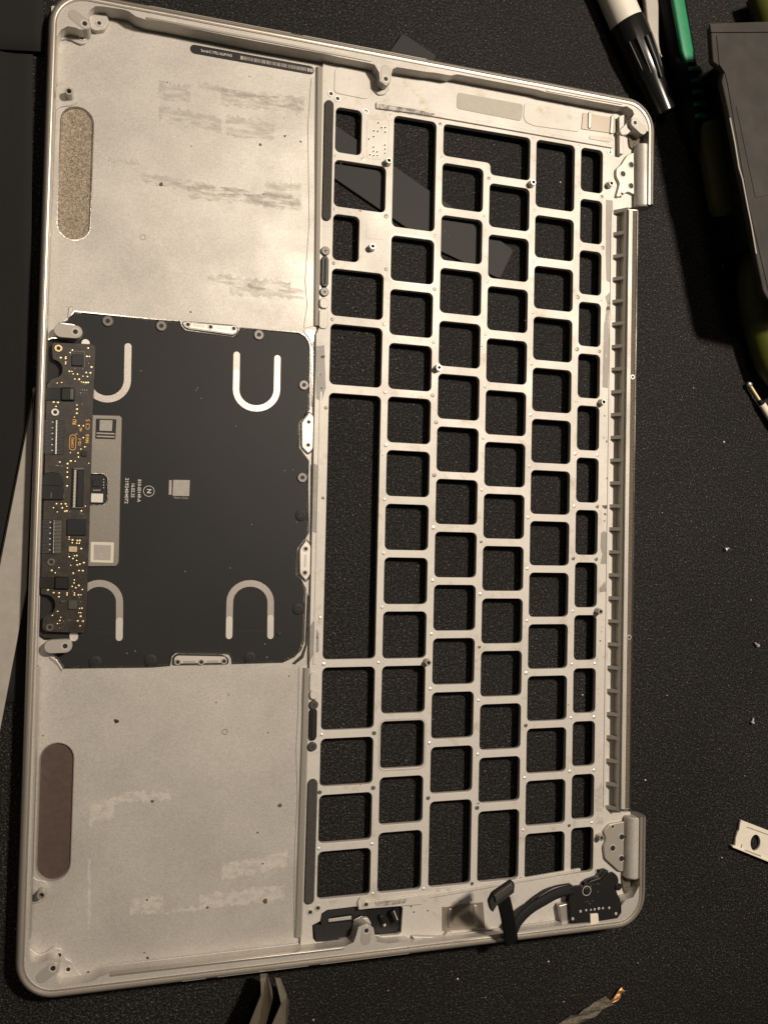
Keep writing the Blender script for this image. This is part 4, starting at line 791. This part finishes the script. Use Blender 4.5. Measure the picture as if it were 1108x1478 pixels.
plate('film_border', rpoly(ons([(1040, 50), (1046, 90), (1058, 112), (1056, 128), (1085, 285), (1118, 432), (1112, 432), (1079, 290), (1050, 120), (1046, 104), (1038, 92), (1034, 50)], zs+.35), .3), zs-.2, zs+.3, 'film', sl, bev=.12)
plate('inner_label', rpoly(ons([(1062, 152), (1085, 152), (1112, 280), (1090, 285)], zs+.2), .5), zs-.1, zs+.2, 'film', sl, bev=.05)
tube('torn_edge', [(*on(a, b_, zs), zs) for a, b_ in ((1053, 170), (1060, 205), (1066, 242), (1071, 258), (1077, 290), (1084, 325), (1091, 366))], .28, 'pad', sl, 6)

# probe tip with white sleeve
pr = empty('probe_lead', 'thin metal probe tip with white sleeve entering at the right edge of the mat', 'probe')
a, b_, c_ = w3(1081, 555, 2.2), w3(1097, 580, 2.6), w3(1150, 664, 3.0)
tube('tip', [a, b_], .75, 'gold', pr, 10); rod('tip_bead', a, b_, [(.3, -1.1), (1.0, -.6), (1.15, .1), (.9, .8), (.5, 1.2)], 'steel', pr, 12)
tube('collar', [tuple(Vector(b_).lerp(Vector(a), .12)), tuple(Vector(b_).lerp(Vector(c_), .05))], 1.1, 'rubber', pr, 12)
tube('sleeve', [tuple(Vector(b_).lerp(Vector(c_), .04)), c_], 1.45, 'white', pr, 12)

# white bracket
hx, hy = on(1090, 1217, 1.6)
br_ = empty('white_bracket', 'small off white plastic bracket with an oval hole at the right edge of the mat', 'bracket')
ell = [(hx+2.35*math.cos(t)+.0, hy+3.15*math.sin(t)) for t in [2*math.pi*k/24 for k in range(24)]]
plate('bracket_body', rpoly(ons([(1069.4, 1184), (1130, 1207.5), (1126, 1251), (1060, 1224.5), (1056.5, 1223), (1057, 1220.5), (1061, 1221.5), (1061.5, 1211), (1064, 1203), (1066.5, 1199), (1067.5, 1191)], 1.6), .25), .4, 1.6, 'white', br_, holes=[ell], bev=.12)
for L_ in ([(1077.5, 1193.5), (1112, 1206), (1112, 1207.2), (1077, 1194.6)], [(1074.5, 1226.5), (1098, 1235.5), (1097.8, 1237), (1074, 1228)], [(1069.8, 1218.5), (1071, 1219), (1069.5, 1225), (1068.2, 1224.5)]):
    plate('bracket_groove', ons(L_, 1.62), 1.58, 1.63, 'plate', br_, bev=.01)
plate('bracket_rail', rpoly(ons([(1057, 1221), (1126, 1248.5), (1126, 1251.5), (1057, 1223.5)], 2.1), .1), .2, 2.1, 'white', br_, bev=.1)

# three loose screws
for px, py, lb, rz in ((1046, 793.5, 'tiny silver screw lying highest of the three loose screws on the mat', 20), (1093.7, 932.6, 'tiny silver screw nearest the right edge, middle of the three loose screws', 140), (1085.3, 1044, 'tiny silver screw lying lowest of the three loose screws, above the white bracket', 75)):
    x, y = on(px, py, .8); o = empty('loose_screw', lb, 'screw', 'loose screws on the mat'); o.location = (x*S, y*S, 0); o.rotation_euler.z = math.radians(rz)
    rod('screw_head', (0, 0, .85), (1, 0, .85), [(.25, -.02), (.82, 0), (.85, .45), (.45, .7)], 'bright', o, 14); rod('screw_shank', (.6, 0, .85), (2, 0, .75), [(.45, 0), (.42, 1.3), (.15, 1.6)], 'steel', o, 10)

# flat stick under the left edge, cloth at the upper left
wplate('flat_stick', [(49.5, 556), (47, 640), (38.5, 852), (-70, 1420), (-118, 1404)], 0.9, 2.2, 'stick', 'flat greyish beige stick lying against the left edge of the case', 'stick', r=.8, bev=.4)
nx, ny = 26, 40; V, F = [], []
C0, C1, C2, C3 = [Vector(on(*q, 0)) for q in ((-320, -160), (50, -160), (40, 1010), (-320, 1060))]
for j in range(ny+1):
    for i in range(nx+1):
        u, t = i/nx, j/ny; p = C0.lerp(C1, u).lerp(C3.lerp(C2, u), t)
        z = 1.2+.9*math.sin(u*9+t*5)+.7*math.sin(t*14-u*4)+.35*math.sin(u*31+t*9)
        k = max(0., min(1., (.66-t)/.25)); k = k*k*(3-2*k); z = max(.25, z*k)
        V.append((p.x, p.y, z))
for j in range(ny):
    for i in range(nx): a = j*(nx+1)+i; F.append((a, a+1, a+nx+2, a+nx+1))
cl = pydata('dark_cloth', V, F, 'cloth', None, smooth=80); tag(cl, 'dark woven cloth spread left of the upper left corner of the case', 'cloth')
md = cl.modifiers.new('thickness', 'SOLIDIFY'); md.thickness = .0005; md.offset = 1
nx, ny = 20, 12; V, F = [], []
C0, C1, C2, C3 = [Vector(on(*q, 0)) for q in ((-320, -220), (62, -220), (64, 80), (-320, 62))]
for j in range(ny+1):
    for i in range(nx+1):
        u, t = i/nx, j/ny; p = C0.lerp(C1, u).lerp(C3.lerp(C2, u), t); z = 2.6+.5*math.sin(u*7+t*3)+.3*math.sin(t*8+u*13)
        V.append((p.x, p.y, z))
for j in range(ny):
    for i in range(nx): a = j*(nx+1)+i; F.append((a, a+1, a+nx+2, a+nx+1))
cl = pydata('cloth_fold', V, F, 'cloth', None, smooth=80); tag(cl, 'brownish grey cloth fold in the extreme upper left corner', 'cloth')
md = cl.modifiers.new('thickness', 'SOLIDIFY'); md.thickness = .0009; md.offset = -1

# nippers at the bottom edge
nip = empty('steel_nippers', 'jaws of steel nippers pointing up at the bottom edge below the case', 'pliers')
def jaw(L_, z0, z1, tops):
    P = ons(L_, z1); n = len(P); V = [(x, y, z0) for x, y in ons(L_, z0)]+[(x, y, z1-t) for (x, y), t in zip(P, tops)]
    pydata('jaw', V, [tuple(range(n))[::-1], tuple(range(n, 2*n))]+[(i, (i+1) % n, n+(i+1) % n, n+i) for i in range(n)], 'nipper', nip)
jaw([(381, 1422), (391, 1421), (394.5, 1434), (393, 1445), (384, 1478), (360, 1560), (310, 1560), (360, 1478), (378, 1440)], 2, 14, (7, 7, 3, .3, 0, 0, 0, 0, 1.5))
jaw([(403, 1427), (411, 1428), (416.5, 1445), (416, 1462), (412, 1500), (420, 1560), (372, 1560), (392, 1480), (406, 1450)], 2, 14, (7, 7, 3, 1, 0, 0, 0, 0, .3))
# twist of foil
tw = empty('foil_scrap', 'crumpled grey foil scrap with a copper tip at the bottom right of the mat', 'scrap')
def crumple(name, L_, hw, mat):
    V, F = [], []
    for i, (px, py) in enumerate(L_):
        x, y = on(px, py, .6)
        for k in (-1, -.3, .4, 1): V.append((x+k*hw*.75+random.uniform(-.3, .3), y-k*hw*.75+random.uniform(-.3, .3), .5+random.uniform(0, 1.1)))
    for i in range(len(L_)-1):
        for k in range(3): a = i*4+k; F.append((a, a+1, a+5, a+4))
    o = pydata(name, V, F, mat, tw); s2 = o.modifiers.new('t', 'SOLIDIFY'); s2.thickness = .0001
crumple('grey_foil', [(800, 1492), (815, 1480), (828, 1472), (838, 1468), (846, 1462), (854, 1459), (862, 1452), (870, 1448), (878, 1443)], 2.2, 'gunk'); crumple('copper_tip', [(880, 1447), (885, 1442), (889, 1437), (893, 1432), (898, 1427)], 1.1, 'copper')
# crumbs and a hair on the mat
V, F = [], []; base = crumb_mesh(9)
for px, py, s2 in ((791, 1388, .55), (813, 1446, .35), (930.5, 1126, .6), (1044, 638, .7), (1042, 383, .6), (1083, 866, .4), (1041, 1238, .45), (660, 1413, .6), (452, 1472, .45), (1074, 1120, .3), (962, 1004, .3), (808, 263, .5), (1000, 560, .35), (955, 740, .3), (920, 1390, .3), (700, 1440, .3), (560, 1430, .3), (840, 1003, .5)):
    x, y = on(px, py, 0); o0 = len(V)
    for v_ in base.vertices: V.append((x+v_.co.x*1000*s2*1.4, y+v_.co.y*1000*s2*1.4, v_.co.z*1000*s2*1.4+.15))
    for p in base.polygons: F.append(tuple(o0+i for i in p.vertices))
cr = pydata('mat_crumbs', V, F, 'paper'); cr['kind'] = 'stuff'; tag(cr, 'pale crumbs scattered over the black mat', 'crumbs')
hr = tube('stray_hair', catmull([w3(928, 1178, .6), w3(945, 1164, 1.2), w3(960, 1152, .8), w3(976, 1138, .5)], 5), .04, 'washer', None, 5); tag(hr, 'thin stray hair on the mat beside the lower hinge barrel', 'hair')
